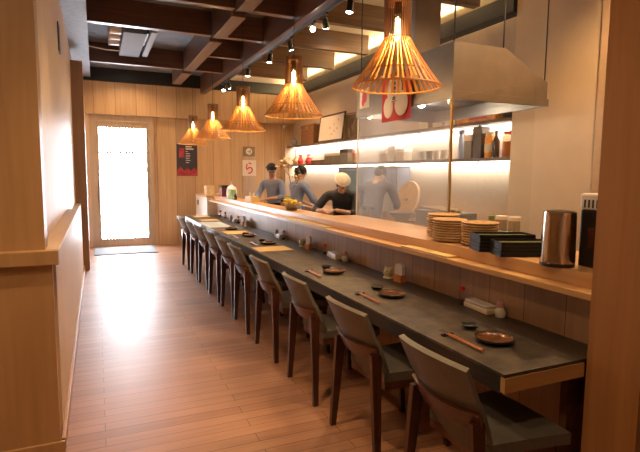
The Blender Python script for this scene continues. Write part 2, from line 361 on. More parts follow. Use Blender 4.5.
# near pillar that ends the counter
pl = MB().box(1.94, 2.34, 1.22, 1.458, 0, CZ); struct(pl, 'wall_pillar', 'post')
struct(MB().box(2.34, 4.5, 1.16, 1.22, 0, CZ), 'wall_near_right', 'post')

# ceiling beams, each its own
def beam(x0, x1, y0, y1, z0, z1, m, axis):
    o = MB().box(x0, x1, y0, y1, z0, z1, .004).build('ceiling_beam', m); o['kind'] = 'structure'
for y in (5.45, 6.63, 8.96): beam(-.036, 1.42, y, y + .10, 3.30, CZ, 'beam', 'X')
for y in (4.28, 5.45, 6.63, 7.78, 8.96): beam(1.58, 2.10, y, y + .10, 3.30, CZ, 'beam', 'X')
for y in (4.28, 5.45, 6.63, 7.78, 8.96): beam(2.20, 3.72, y, y + .10, 3.30, CZ - .03, 'beam_k', 'X')
beam(2.10, 2.20, 2.0, 11.05, 3.22, CZ, 'beam_y', 'Y')
for a, b in ((3.2, 5.40), (5.60, 6.58), (6.78, 8.90), (9.10, 10.3)): beam(1.42, 1.58, a, b, 3.26, CZ, 'beam_y', 'Y')
for y in (5.5, 6.68, 9.0): beam(1.44, 1.56, y - .10, y + .10, 3.30, CZ, 'black', 'Y')

# air conditioning under the ceiling
ac = thing('air_conditioner', 'white duct air conditioner with round pipes under the dark ceiling', 'air conditioner', (.40, 7.35, 3.40))
MB().box(0, .30, 0, 1.5, 0, .195, .008).build('casing', 'ductd', ac)
MB().box(.34, .42, -.12, 1.4, .0, .195, .006).build('side_panel', 'duct', ac)
MB().box(.30, .34, .2, .9, .06, .14).build('bracket', 'blackm', ac)
for y in (.18, .52, .86):
    d = MB(); d.cyl((-.02, y, .10), (-.16, y, .10), .09, .09, 20); d.torus((-.16, y, .10), .085, .014, 20, 6, axis='X'); d.build('duct_pipe', 'white', ac, True)
MB().tube([(-.435, 1.3, .06), (-.2, 1.25, .02), (.02, 1.2, .01)], .008).build('cable', 'white', ac)

# ------------------------------------------------------------------ bar counter and table
bc = thing('bar_counter', 'long light wood bar counter with panelled front and raised top', 'bar counter', (2.125, 1.46, 0))
Lc = 8.24
MB().box(0, .205, .002, Lc, 0, .999).build('front_panel', 'cpanel', bc)
MB().box(-.145, .15, .002, Lc, 1.0, 1.03, .003).build('ledge', 'ledge', bc)
MB().box(-.052, .215, .002, Lc, 1.031, 1.10, .002).build('raised_top', 'ctop', bc)
kb_ = thing('back_counter', 'wider back part of the counter carrying the glass screen and plates', 'counter', (2.3405, 1.46, 0))
MB().box(0, .30, .002, 3.42, 1.031, 1.10, .002).build('worktop', 'ctop', kb_)
MB().box(0, .285, .002, 3.4, 0, 1.03).build('cabinet_body', 'lam2', kb_)
tb = thing('bar_table', 'long dark speckled stone table running along the panelled counter front', 'table', (1.477, 1.464, 0))
MB().box(0, .434, .004, 8.0, .735, .75, .002).build('tabletop', 'stone', tb); MB().box(.4345, .645, .004, 8.0, .735, .75, .001).build('ledge_shade_strip', 'stone_shade', tb)['label'] = 'back of the stone top with the ledge shade painted in'  # shade under the ledge is put into the darker colour of the back strip
MB().box(.004, .645, .026, 7.99, .66, .7345).build('apron', 'tdark', tb)
MB().box(.0, .46, .0, .025, .67, .7345, .002).build('end_board', 'tedge', tb)['label'] = 'light wood end board'
MB().box(.44, .640, .06, .10, 0, .659).build('support_panel', 'rail', tb)
for y in (2.2, 4.2, 6.2, 7.9): MB().box(.42, .640, y, y + .04, 0, .659).build('support_panel', 'tdark', tb)
TZ = .7505
cab = thing('reception_cabinet', 'white cabinet with wood top at the far end of the counter', 'cabinet', (1.95, 9.76, 0))
MB().box(0, .5, 0, 1.2, 0, 1.07, .006).build('body', 'white', cab)
MB().box(-.015, .515, -.0, 1.21, 1.071, 1.11, .004).build('cabinet_top', 'ctop', cab)
MB().box(-.012, -.001, .85, 1.0, .88, .98).build('switch_plate', 'ductd', cab)

# ------------------------------------------------------------------ chairs
def make_chair():
    r = thing('bar_chair', '', 'chair', (0, 0, 0), 0, 'upholstered chairs along the bar table')
    def hw(z):  # half width of the shell
        if z < .62: return .172 + (.212 - .172) * max(0, (z - .40) / .22)
        return .212 + .010 * (z - .62) / .21
    def xs(z): return .095 - .200 * ((z - .40) / .435) ** 1.0 + .055 * max(0, .5 - (z - .40) / .2) ** 2
    def shell(off, z0, z1, ext=0):
        def f(u, v):
            z = z0 + (z1 - z0) * u; y = (2 * v - 1) * (hw(z) + ext)
            k = (2 * v - 1)
            zz = z - .018 * k * k * (1 if z > .7 else 0)
            return (xs(z) + .052 * k * k - off, y, zz), (1, -.48 * k, .42)
        return f
    MB().sheet(shell(0, .415, .848), 12, 12, .026).build('backrest', 'fabric', r, True)
    MB().sheet(shell(.026, .560, .640, .006), 3, 14, .018).build('back_rail', 'rail', r, True)
    def sf(u, v):
        k = 2 * v - 1; w = .185 + .045 * u
        return (.085 + .42 * u, k * w, .455 + .008 * (1 - k * k) - .01 * u * u), (0, 0, 1)
    MB().sheet(sf, 8, 8, .05).build('seat', 'fabric', r, True)
    MB().prism([(.09, -.185), (.49, -.215), (.49, .215), (.09, .185)], 'Z', .385, .427).build('seat_frame', 'rail', r)
    for s in (-1, 1):
        MB().taper4((0.005, s * .258, 0), (.018, s * .196, .60), .034, .026, .062, .030).build('leg', 'leg', r)
        MB().taper4((.50, s * .225, 0), (.455, s * .20, .43), .028, .028, .042, .036).build('leg', 'leg', r)
    return r
chair = make_chair()
cy = [1.63, 2.41, 3.20, 4.03, 4.84, 5.42, 6.11, 6.81, 7.49, 8.29]
cl = ['nearest upholstered bar chair, cut off by the bottom of the view beside the table corner',
      'second nearest bar chair, its back level with the second dark plate', 'third bar chair from the table corner beside the nearer cat-shaped pot',
      'fourth bar chair from the table corner, its back before the red-capped bottle set', 'fifth bar chair from the table corner, beside the nearest yellow placemat',
      'sixth bar chair from the table corner, beside the fourth dark plate', 'seventh bar chair counted from the near table corner', 'third bar chair from the far end of the table, beside the white menu sheet',
      'bar chair next to last at the far end of the table', 'farthest bar chair, last in the row towards the white cabinet']
for i, (y, l) in enumerate(zip(cy, cl)):
    o = chair if i == 0 else dup(chair, l)
    o['label'] = l; o.location = (1.293, y, 0); o.rotation_euler = (0, 0, math.radians([0, 1.5, -1, .8, -1.2, .5, 0, 1, -.7, .6][i]))

# ------------------------------------------------------------------ pendant lamps
def make_lamp():
    r = thing('pendant_lamp', '', 'lamp', (0, 0, 0), 0, 'slatted wooden pendant lamps over the table')
    prof = [(.082, .53), (.080, .40), (.080, .29), (.103, .246), (.150, .172), (.208, .088), (.275, .0)]
    n = 40; parts = []
    # slats: a dark sleeve above, a thin golden cone below
    for lo, hi in ((0, 3), (2, 7)):
      sh = MB(); parts.append(sh)
      for i in range(n):
          a = 2 * PI * i / n; ca, sa = math.cos(a), math.sin(a); rows = []
          for q, (rr, z) in enumerate(prof[lo:hi]):
              w = .0040 + .0052 * max(0, (rr - .08) / .195); rows.append([])
              for dr_, dw in ((-.002, -w), (.002, -w), (.002, w), (-.002, w)):
                  rows[-1].append(sh.bm.verts.new(((rr + dr_) * ca - dw * sa, (rr + dr_) * sa + dw * ca, z)))
          for A, B in zip(rows[:-1], rows[1:]):
              for k in range(4): sh.bm.faces.new([A[k], A[(k + 1) % 4], B[(k + 1) % 4], B[k]])
          sh.bm.faces.new(rows[0]); sh.bm.faces.new(rows[-1][::-1])
    sleeve = parts[0].build('sleeve', 'sleeve', r); shade = parts[1].build('shade', 'slat', r)
    MB().torus((0, 0, .004), .270, .006, 60).build('rim_ring', 'slat', shade, True)
    MB().torus((0, 0, .095), .190, .004, 48).build('hoop', 'slatd', shade, True)
    MB().torus((0, 0, .29), .075, .004, 36).build('hoop', 'slatd', shade, True)
    tp = MB(); tp.lathe([(0, .50), (.074, .50), (.074, .512), (0, .512)], seg=28); tp.build('top_disc', 'slatd', r)
    sk = MB().cyl((0, 0, .43), (0, 0, .50), .022).build('socket', 'blackm', r, True)
    MB().ball((0, 0, .345), .022, .022, .075, 16).build('bulb', 'bulb', sk, True)
    MB().cyl((0, 0, .512), (0, 0, CZ - 2.08 - .03), .0035, .0035, 8).build('cord', 'blackm', r)
    MB().cyl((0, 0, CZ - 2.08 - .03), (0, 0, CZ - 2.08 - .002), .05, .05, 20).build('ceiling_rose', 'blackm', r, True)
    return r
lamp = make_lamp()
ll = ['nearest and largest slatted wooden pendant lamp, hanging before the red banner', 'second nearest slatted pendant lamp, hanging left of the hood', 'middle one of five slatted pendant lamps over the table',
      'slatted pendant lamp fourth from the near end, between the middle and the farthest', 'farthest and smallest slatted pendant lamp, above the dark poster']
for i, y in enumerate((2.68, 4.43, 6.18, 7.95, 9.7)):
    o = lamp if i == 0 else dup(lamp, ll[i])
    o['label'] = ll[i]; o.location = (1.70, y, 2.08)
    light('pendant_light', 'POINT', (1.70, y, 2.345), 15, WARM, shadow_soft_size=.03)

# ------------------------------------------------------------------ track and spot heads
tag(MB().box(2.185, 2.215, 2.0, 9.5, 3.185, 3.2185).build('light_track', 'blackm'), 'black light track running along the long ceiling beam', 'light track')
def spot_head(y, d, label, e, sz=1.25, x=2.2):
    r = thing('track_spotlight', label, 'spotlight', (x, y, 3.185), 0, 'spotlights on the ceiling track')
    d = Vector(d).normalized(); p = Vector((0, 0, -.07))
    MB().box(-.014, .014, -.05, .05, -.02, -.0005).build('adapter', 'blackm', r)
    MB().cyl((0, 0, -.02), (0, 0, -.06), .007, .007, 8).build('stem', 'blackm', r)
    h = MB(); h.cyl(p - d * .03, p + d * .075, .030, .034, 18, True); lh = h.build('lamp_head', 'blackm', r, True)
    MB().cyl(p + d * .0755, p + d * .079, .028, .028, 18).build('lens', 'spotglow', lh)
    l = light('spot_light', 'SPOT', (x + d.x * .10, y + d.y * .10, 3.115 + d.z * .10), e, (1, .66, .36), spot_size=sz, spot_blend=.7, shadow_soft_size=.03)
    aim(l, d)
SP = [(9.3, (-.25, -.5, -1), 'spotlight at the far end of the track by the black band', 60), (8.95, (.3, .2, -1), 'small spotlight second from the far end of the track', 40),
      (7.7, (-.12, 0, -1), 'spotlight third from the far end of the track', 55), (6.63, (-.12, 0, -1), 'track spotlight above the second lamp from the near side', 55),
      (5.87, (.35, .1, -1), 'track spotlight turned towards the two cooks', 70), (5.16, (-.45, -1.0, -.42), 'glaring spotlight on the track turned towards the viewer', 6),
      (4.85, (.4, .4, -1), 'tilted black spotlight just beyond the nearest glaring one', 60), (4.29, (-.10, 0, -1), 'track spotlight cut off at the top of the view', 55),
      (3.3, (-.12, 0, -1), 'added unseen track spotlight over the second dark plate', 50), (2.3, (-.05, .05, -1), 'added unseen track spotlight over the nearest plate', 34)]  # last two heads are added beyond the view to light the near counter
for y, d, l, e in SP: spot_head(y, d, l, e)

# ------------------------------------------------------------------ shelves on the right wall
def shelf(z, name_label):
    r = thing('wall_shelf', name_label, 'shelf', (4.30, 4.13, z), 0, 'long dark wall shelves')
    MB().box(-.23, -.001, 0, 6.95, -.035, -.0005, .003).build('board', 'shelf', r)
    for y in (.55, 1.75, 3.3, 4.9, 6.3):
        b = MB(); b.tube([(-.16, y, -.036), (-.195, y, -.07)], .009); b.build('bracket', 'blackm', r)
    MB().box(-.06, -.03, .02, 6.9, -.047, -.0365).build('led_strip', 'led', r)
    l = light('shelf_led', 'AREA', (4.22, 7.6, z - .055), 40 if z > 2 else 24, COOLW, shape='RECTANGLE', size=.03, size_y=6.8)
    l.rotation_euler = (0, math.radians(-22), 0)
shelf(2.17, 'upper dark wood shelf lit from beneath, with the framed picture'); shelf(1.75, 'lower dark wood shelf holding bottles and boxes')
U = 2.1705; Lw = 1.7505
def pot(name, prof, m, loc, label, cat, group=None, seg=24, extra=None):
    r = thing(name, label, cat, loc, 0, group); MB().lathe(prof, seg=seg).build('body', m, r, True)
    if extra:
        for nm, pr, mm in extra: MB().lathe(pr, seg=seg).build(nm, mm, r, True)
    return r
def bx(name, dims, m, loc, label, cat, rz=0, bev=.004, lid=None, group=None):
    """box thing with a lid/band part"""
    x, y, z = dims
    r = thing(name, label, cat, loc, rz, group)
    MB().box(-x / 2, x / 2, -y / 2, y / 2, 0, z, bev).build('body', m, r)
    if lid: MB().box(-x / 2 - .004, x / 2 + .004, -y / 2 - .004, y / 2 + .004, z * .74, z + .004, bev).build(lid[0], lid[1], r)
    return r
# upper shelf
r = thing('wooden_chest', 'small brown wooden chest on the upper shelf beside the picture', 'box', (4.16, 9.86, U))
MB().box(-.075, .075, -.34, .34, 0, .33, .008).build('body', 'boxbrown', r); MB().box(-.08, .08, -.35, .35, .331, .40, .008).build('lid', 'boxbrown', r); MB().box(-.084, -.0815, -.06, .06, .30, .37).build('clasp', 'brass', r)
r = thing('framed_picture', 'framed white picture with a few pale blossoms on the upper shelf', 'picture', (4.15, 8.88, U)); r.rotation_euler = (0, math.radians(7), 0)
f = MB(); f.box(-.012, .012, -.56, .56, 0, .03); f.box(-.012, .012, -.56, .56, .50, .53); f.box(-.012, .012, -.56, -.53, .03, .50); f.box(-.012, .012, .53, .56, .03, .50); f.build('frame', 'blackf', r)
ps = MB().box(-.004, .004, -.53, .53, .03, .50).build('picture_sheet', 'cream', r)
f = MB()
for a, b, s in ((.05, .27, .03), (-.12, .33, .026), (-.16, .2, .03), (-.28, .24, .03), (-.05, .14, .028), (-.3, .4, .03)): f.ball((-.006, a, b), .003, s, s * .8, 8)
f.build('blossom_pattern', 'blossom', ps, True)
r = thing('glass_jar', 'tall glass jar with a piece of driftwood on the upper shelf', 'jar', (4.16, 7.98, U))
MB().lathe([(.0, .004), (.105, .004), (.105, .43), (.10, .43), (.10, .012), (0, .012)], seg=28, sx=1, sy=2.3).build('body', 'jar', r, True)
MB().torus((0, 0, .43), .103, .006, 40, sx=1, sy=2.3).build('rim', 'boxbrown', r, True)
MB().tube([(0, .05, .014), (.01, -.02, .12), (-.02, .02, .22), (0, -.05, .36)], .028, 8).build('driftwood', 'twig', r, True)
r = pot('ornament', [(0, 0), (.05, 0), (.07, .06), (.05, .12), (.02, .14), (0, .14)], 'bowl', (4.15, 10.75, U), 'small grey ornament at the far end of the upper shelf', 'ornament', extra=[('cap', [(0, .141), (.03, .141), (.02, .17), (0, .175)], 'olive')])
r = thing('snack_pack', 'long orange pack lying on the upper shelf under the hood', 'package', (4.16, 4.72, U))
def pk(u, v):
    k = 2 * v - 1; return (0 + .07 * k, -.34 + .68 * u, .075 + .02 * math.sin(u * 9)), (0, 0, 1)
MB().box(-.07, .07, -.34, .34, 0, .10, .02).build('body', 'orange', r); MB().box(-.073, -.0705, -.2, .1, .03, .07).build('printed_strip', 'redp', r)
for i, (y, h) in enumerate(((5.19, .12), (5.45, .11), (5.75, .12))):
    bx('white_carton', (.12, .20, h), 'beigeb', (4.16, y, U), ['pale carton next to the long orange pack', 'middle pale carton of three on the upper shelf', 'farthest of three pale cartons on the upper shelf'][i], 'box', lid=('lid', 'paper'), group='pale cartons on the upper shelf')
pot('dark_jar', [(0, 0), (.055, 0), (.055, .12), (.045, .14), (0, .14)], 'dkb', (4.16, 4.27, U), 'dark jar at the near end of the upper shelf', 'jar', extra=[('lid', [(0, .141), (.048, .141), (.048, .17), (0, .17)], 'olive')])
# lower shelf, near end
def bottle(loc, h, rr, m, label, cap='redp', cat='bottle', neck=.35, group=None):
    return pot('bottle', [(0, 0), (rr, 0), (rr, h * .62), (rr * neck, h * .8), (rr * neck, h * .93), (0, h * .93)], m, loc, label, cat, group, 20, [('cap', [(0, h * .932), (rr * neck * 1.25, h * .932), (rr * neck * 1.25, h), (0, h)], cap)])
r = pot('tall_bottle', [(0, 0), (.045, 0), (.045, .26), (.03, .30), (0, .30)], 'bluew', (4.16, 5.02, Lw), 'slim blue and white bottle on the lower shelf beside the brass post', 'bottle', extra=[('cap', [(0, .301), (.042, .301), (.038, .35), (0, .355)], 'duct')])
bx('tea_tin', (.12, .13, .28), 'olive', (4.16, 4.84, Lw), 'olive tin on the lower shelf right of the blue-white bottle', 'tin', lid=('lid', 'lunch'))
bx('dark_carton', (.12, .14, .36), 'dkb', (4.16, 4.68, Lw), 'tall dark carton on the lower shelf', 'box', lid=('flap', 'dkb'))
pot('orange_jar', [(0, 0), (.062, 0), (.065, .22), (.055, .25), (0, .25)], 'orange', (4.16, 4.52, Lw), 'bright orange jar on the lower shelf', 'jar', extra=[('lid', [(0, .251), (.058, .251), (.058, .29), (0, .29)], 'lunch'), ('label_band', [(.0655, .06), (.0668, .06), (.0672, .16), (.066, .16)], 'beigeb')])
bottle((4.13, 4.40, Lw), .30, .042, 'dkb', 'dark bottle on the lower shelf between orange jar and amber jar', 'tip')
pot('amber_jar', [(0, 0), (.06, 0), (.06, .17), (0, .17)], 'amber', (4.16, 4.25, Lw), 'glass jar of amber liquid at the near end of the lower shelf', 'jar', extra=[('glass_wall', [(.0605, .171), (.061, .22), (.04, .25), (.036, .25), (.057, .22), (.057, .171)], 'jar'), ('lid', [(0, .251), (.05, .251), (.05, .28), (0, .28)], 'redp')])
for i, (y, m) in enumerate(((5.35, 'beigeb'), (5.50, 'porcelain'), (5.66, 'olive'), (5.82, 'porcelain'))):
    pot('cup', [(0, 0), (.035, 0), (.05, .12), (.046, .12), (.032, .01), (0, .01)], m, (4.15, y, Lw), ['first pale cup beside the brass post on the lower shelf', 'second small cup from the brass post on the lower shelf', 'brownish small cup third from the brass post', 'fourth small cup from the brass post'][i], 'cup', 'small cups on the lower shelf')
for i, (y, m, h) in enumerate(((6.3, 'beigeb', .17), (6.55, 'lunch', .22), (6.8, 'tan', .16))):
    bx('storage_box', (.14, .2, h), m, (4.16, y, Lw), ['beige box behind the hazy glass on the lower shelf', 'tallest pale wood box behind the hazy glass', 'tan box behind the hazy glass next to the glass edge'][i], 'box', lid=('lid', 'paper'), group='boxes behind the hazy glass')
# lower shelf, far end
pot('red_figure', [(0, 0), (.07, .0), (.085, .07), (.05, .13), (.055, .17), (.03, .21), (0, .215)], 'redp', (4.14, 9.87, Lw), 'round red daruma-like pot on the lower shelf', 'ornament', extra=[('face_band', [(.0535, .135), (.057, .15), (.057, .165), (.0545, .168)], 'cream')])
pot('red_vase', [(0, 0), (.05, .0), (.07, .08), (.03, .15), (.035, .2), (0, .2)], 'redp', (4.14, 10.35, Lw), 'small red vase at the far end of the lower shelf', 'vase', extra=[('rim', [(.03, .2005), (.04, .21), (.03, .215)], 'redp')])
pot('sand_vase', [(0, 0), (.06, .0), (.08, .07), (.04, .15), (0, .16)], 'tan', (4.14, 10.62, Lw), 'tan vase at the far end of the lower shelf behind the red one', 'vase', extra=[('rim', [(.03, .1605), (.045, .17), (.03, .175)], 'tan')])
for i in range(4):
    bx('dark_cup_box', (.12, .14, .07), 'boxbrown', (4.16, 9.60 - .0 - i * .17, Lw), 'low dark box, %s in the row beside the red ornament' % ORD[i], 'box', lid=('lid', 'dkb'), group='low dark boxes on the lower shelf')
for i in range(4):
    bx('tea_caddy', (.13, .16, .19), 'olive', (4.16, 8.86 - i * .17 + .05, Lw), 'olive tea caddy, %s from the far side in its row' % ORD[i], 'tin', lid=('lid', 'lunch'), group='tea caddies on the lower shelf')
bx('carton', (.14, .30, .24), 'olive', (4.16, 8.14, Lw), 'dark-topped carton beside the tea caddies on the lower shelf', 'box', lid=('lid', 'dkb'))
pot('dried_bouquet_pot', [(0, 0), (.05, 0), (.06, .09), (.055, .09), (.04, .01), (0, .01)], 'tan', (4.15, 7.80, Lw), 'tan pot on the lower shelf by the edge of the hazy glass', 'pot', extra=[('dried_heads', [(0, .05), (.05, .10), (.075, .16), (.05, .22), (0, .24)], 'blossom')])

# ------------------------------------------------------------------ range hood
hd = thing('range_hood', 'large steel extractor hood hanging over the kitchen counter', 'extractor hood', (2.60, 3.27, 2.17))
hL = 1.58
h = MB()
def slab(p):  # quad slab list
    pass
# hollow canopy: five sheets with thickness
def quad(mb, a, b, c, d, th):
    a, b, c, d = map(Vector, (a, b, c, d)); n = (b - a).cross(d - a).normalized() * th
    A = [mb.bm.verts.new(p) for p in (a, b, c, d)]; B = [mb.bm.verts.new(p + n) for p in (a, b, c, d)]
    mb.bm.faces.new(A[::-1]); mb.bm.faces.new(B)
    for i in range(4): mb.bm.faces.new([A[i], A[(i + 1) % 4], B[(i + 1) % 4], B[i]])
zt = .425; xr = 1.02; xt = .53; zl = .185
pr = [(0, .045), (xr, .045), (xr, zl), (xt, zt), (0, zt)]
h.prism(pr, 'Y', 0, .006); h.prism(pr, 'Y', hL - .006, hL)
h.box(0, .006, .006, hL - .006, .045, zt); h.box(.006, xt, .006, hL - .006, zt - .006, zt)
h.box(xr - .006, xr, .006, hL - .006, .045, zl)
quad(h, (xt, .006, zt), (xr, .006, zl), (xr, hL - .006, zl), (xt, hL - .006, zt), -.006)
can = h.build('canopy', 'steel', hd)
h = MB(); h.box(-.012, xr + .012, -.012, .012, -.02, .0445, .003); h.box(-.012, xr + .012, hL - .012, hL + .012, -.02, .0445, .003); h.box(-.012, .012, .0125, hL - .0125, -.02, .0445, .003); h.box(xr - .012, xr + .012, .0125, hL - .0125, -.02, .0445, .003)
h.build('lip', 'steel', hd)
h = MB()
for i in range(4): h.box(.05, xr - .05, .06 + i * .37, .40 + i * .37, .10, .115, .004)
h.build('grease_filter', 'ductd', can)
MB().ball((.45, 1.05, .08), .035, .035, .025, 14).build('hood_lamp', 'hoodglow', can, True)
light('hood_light', 'POINT', (3.05, 4.32, 2.21), 8, (1, .8, .55), shadow_soft_size=.04)
MB().box(.08, .36, .66, .96, zt + .0005, CZ - 2.17 - .035, .004).build('exhaust_duct', 'steel', hd)
for x, y in ((.02, .03), (xr - .005, .03), (.02, hL - .03), (xt, .03)):
    z0 = zl if x > .9 else zt
    MB().cyl((x, y, z0), (x, y, CZ - 2.17 - .033), .006, .006, 8).build('hanger_rod', 'blackm', hd)
# red banner on the hood and a pale paper beside it
def hang(loc, w, hh, m, name, label, cat):
    return thing(name, label, cat, loc)
r = thing('red_banner', 'red cloth banner with white shapes hanging on the hood behind the nearest lamp', 'banner', (2.575, 4.05, 2.05))
MB().box(-.006, .0245, -.27, .27, .425, .437).build('hanging_bar', 'ink', r)
MB().sheet(lambda u, v: ((-.003 + .006 * math.sin(u * 9), (u - .5) * .50, .43 * v), (1, 0, 0)), 14, 4, .004).build('cloth', 'red', r); clo = r.children[-1]; clo = next(c for c in r.children if c.name.startswith('cloth'))
b = MB()
b.ball((-.012, .12, .13), .004, .085, .10, 16); b.ball((-.012, -.10, .15), .004, .11, .115, 16); b.ball((-.013, .02, .29), .004, .13, .12, 16); b.build('white_motif', 'cream', clo, True)
b = MB()
for z, k in ((.38, 0), (.34, 1), (.295, 2), (.25, 3), (.205, 1)):
    b.box(-.022, -.018, -.015, .035, z, z + .008); b.box(-.022, -.018, .006, .014, z - .016, z + .02); b.box(-.022, -.018, -.02 + .01 * (k % 2), .04 - .012 * k / 3, z - .013, z - .006)
b.box(-.022, -.018, -.03, .05, .175, .18)
b.build('black_lettering', 'ink', clo)
r = thing('paper_tag', 'pale paper with a red flower print at the far end of the hood', 'paper', (2.5995, 4.70, 2.24))
MB().box(-.003, 0, -.10, .10, 0, .20).build('sheet', 'cream', r); b = MB(); b.ball((-.004, .0, .11), .002, .05, .06, 10); b.ball((-.004, .03, .06), .002, .03, .04, 10); b.build('flower_print', 'pinkred', r, True)

# glass screen on the counter
gs = thing('glass_screen', 'glass screen with painted-in glare on the counter under the hood', 'glass screen', (2.60, 3.27, 1.1005))
MB().box(-.004, .004, .012, 1.56, 0, 1.045).build('glass_pane', 'glare_haze', gs)['label'] = 'pane with glare painted in'  # glare on this pane is painted in as a pale diffuse film
MB().box(-.004, .004, -.83, -.012, 0, 1.045).build('glass_pane', 'glass', gs)['label'] = 'clear pane'
MB().box(-.009, .009, -.010, .010, 0, 1.045).build('post', 'brass', gs)
MB().box(-.02, .02, -.02, .02, 0.0, .10).build('foot', 'blackm', gs) if False else None
MB().box(-.006, .006, 1.561, 1.575, 0, 1.045).build('edge_strip', 'lunch', gs)

# ------------------------------------------------------------------ kitchen furniture
kc = thing('prep_counter', 'long steel prep counter along the kitchen wall under the shelves', 'counter', (3.72, 4.12, 0))
MB().box(0.03, .57, 0.0, 6.9, 0, .87).build('body', 'lam2', kc); MB().box(0, .575, 0, 6.9, .871, .91, .004).build('worktop', 'boxbrown', kc)
st = thing('cooking_range', 'steel cooking range under the hood behind the glass', 'range', (2.72, 3.35, 0))
MB().box(0, .75, 0, 1.35, 0, 1.04, .006).build('body', 'steel2', st)
for x, y in ((.2, .35), (.55, .35), (.2, 1.0), (.55, 1.0)): MB().torus((x, y, 1.055), .11, .012, 24).build('burner', 'blackm', st, True)
for y in (.2, .6, 1.0): MB().cyl((-.02, y, .95), (-.001, y, .95), .025, .025, 14).build('knob', 'blackm', st.children[0])
fr = thing('steel_cabinet', 'blue-grey steel cabinet under the lower shelf behind the hazy glass', 'cabinet', (4.06, 6.32, .912))
MB().box(0, .235, 0, 1.96, 0, .735, .006).build('body', 'steel2', fr); MB().box(-.012, -.001, .02, .96, .03, .70, .004).build('door', 'steel2', fr); MB().box(-.012, -.001, 1.0, 1.94, .03, .70, .004).build('door', 'tealb', fr)['label'] = 'teal door'
MB().box(-.02, .235, -.0, 1.96, .736, .755).build('top_edge', 'blackm', fr); MB().box(-.03, -.0125, .90, .93, .2, .5).build('handle', 'chrome', next(c for c in fr.children if c.name.startswith('door')))
r = thing('bamboo_sieve', 'large pale round sieve leaning against the kitchen wall behind the glass', 'sieve', (3.98, 6.02, .912)); r.rotation_euler = (0, math.radians(14), 0)
b = MB(); b.cyl((0, 0, .285), (.02, 0, .285), .28, .28, 36); b.build('disc', 'tan', r, True); MB().torus((-.003, 0, .285), .268, .013, 40, axis='X').build('rim', 'lunch', r, True); MB().box(-.03, -.001, -.04, .04, .27, .30, .004).build('handle', 'boxbrown', r)
r = thing('steel_pot', 'steel pot with lid on the kitchen counter before the cabinet', 'pot', (3.86, 7.0, .912))
MB().lathe([(0, 0), (.13, 0), (.13, .2), (.125, .2), (.12, .01), (0, .01)], seg=28).build('body', 'steel2', r, True); MB().lathe([(0, .235), (.02, .235), (.132, .205), (.132, .2005), (0, .2005)], seg=28).build('lid', 'steel2', r, True); MB().ball((0, 0, .25), .018).build('knob', 'blackm', r, True)
r = thing('ingredient_box', 'grey-blue container with wooden sticks behind the glass on the range', 'container', (2.92, 3.72, 1.068))
MB().box(-.13, .13, -.28, .28, 0, .15, .01).build('body', 'bowl', r)
b = MB()
for i in range(9):
    b.tube([(-.10 + .02 * i, -.2 + .03 * (i % 3), .162 + .012 * (i % 2)), (-.08 + .02 * i, .22 - .04 * (i % 4), .165 + .014 * ((i + 1) % 2))], .010, 6)
b.build('sticks', 'lunch', r)
pot('mixing_bowl', [(0, 0), (.07, 0), (.14, .09), (.135, .09), (.065, .01), (0, .01)], 'bowl', (2.90, 4.40, 1.068), 'grey bowl on the range beside the ingredient container', 'bowl', extra=[('foot_ring', [(.06, -.001), (.065, -.001), (.065, .006), (.06, .006)], 'bowl')])
r = pot('squeeze_bottle', [(0, 0), (.035, 0), (.037, .10), (.030, .13), (0, .135)], 'clear', (2.54, 2.72, 1.1005), 'clear bottle with a lime green cap behind the plate stacks', 'bottle', extra=[('cap', [(0, .1352), (.022, .1352), (.020, .165), (0, .17)], 'green')])
for i, (x, y) in enumerate(((2.52, 2.60), (2.535, 2.50))):
    pot('storage_jar', [(0, 0), (.038, 0), (.038, .15), (.034, .15), (.034, .006), (0, .006)], 'jar', (x, y, 1.1005), ['clear lidded jar beside the green-capped bottle', 'clear lidded jar nearest the black trays'][i], 'jar', 'clear jars behind the plates', extra=[('lid', [(0, .1505), (.04, .1505), (.04, .175), (0, .175)], 'paper')])

# ------------------------------------------------------------------ plates, trays, kettle on the counter
CTZ = 1.1005
p = thing('bamboo_plate', '', 'plate', (0, 0, 0), 0, 'stacked bamboo plates on the counter')
MB().lathe([(0, 0), (.085, 0), (.108, .008), (.113, .0165), (.106, .0165), (.085, .006), (0, .006)], seg=28).build('dish', 'bplate', p, True)
MB().torus((0, 0, .0165), .113, .0036, 36, 6).build('rim', 'brim', p, True)
first = True
for sname, x, y, n in (('stack farthest from the kettle', 2.31, 2.96, 10), ('middle plate stack', 2.195, 2.74, 9), ('plate stack next to the black trays', 2.245, 2.50, 9)):
    for k in range(n):
        q = n - 1 - k
        l = ('topmost bamboo plate of the ' if q == 0 else ORD[q] + ' bamboo plate from the top of the ') + sname
        o = p if first else dup(p, l); first = False
        o['label'] = l; o.location = (x + random.uniform(-.004, .004), y + random.uniform(-.004, .004), CTZ + k * .0165); o.rotation_euler = (0, 0, random.uniform(0, 6))
t = thing('serving_tray', '', 'tray', (0, 0, 0), 0, 'stacked black trays on the counter')
b = MB(); b.box(-.165, .165, -.072, .072, 0, .006); b.box(-.17, .17, -.077, -.071, 0, .020, .002); b.box(-.17, .17, .071, .077, 0, .020, .002); b.box(-.17, -.164, -.071, .071, 0, .020, .002); b.box(.164, .17, -.071, .071, 0, .020, .002); b.build('frame', 'tray', t)
MB().box(-.162, .162, -.069, .069, .0062, .008).build('inlay', 'trayin', t)
first = True; d = Vector((.94, -.34, 0)); nn = Vector((.34, .94, 0))
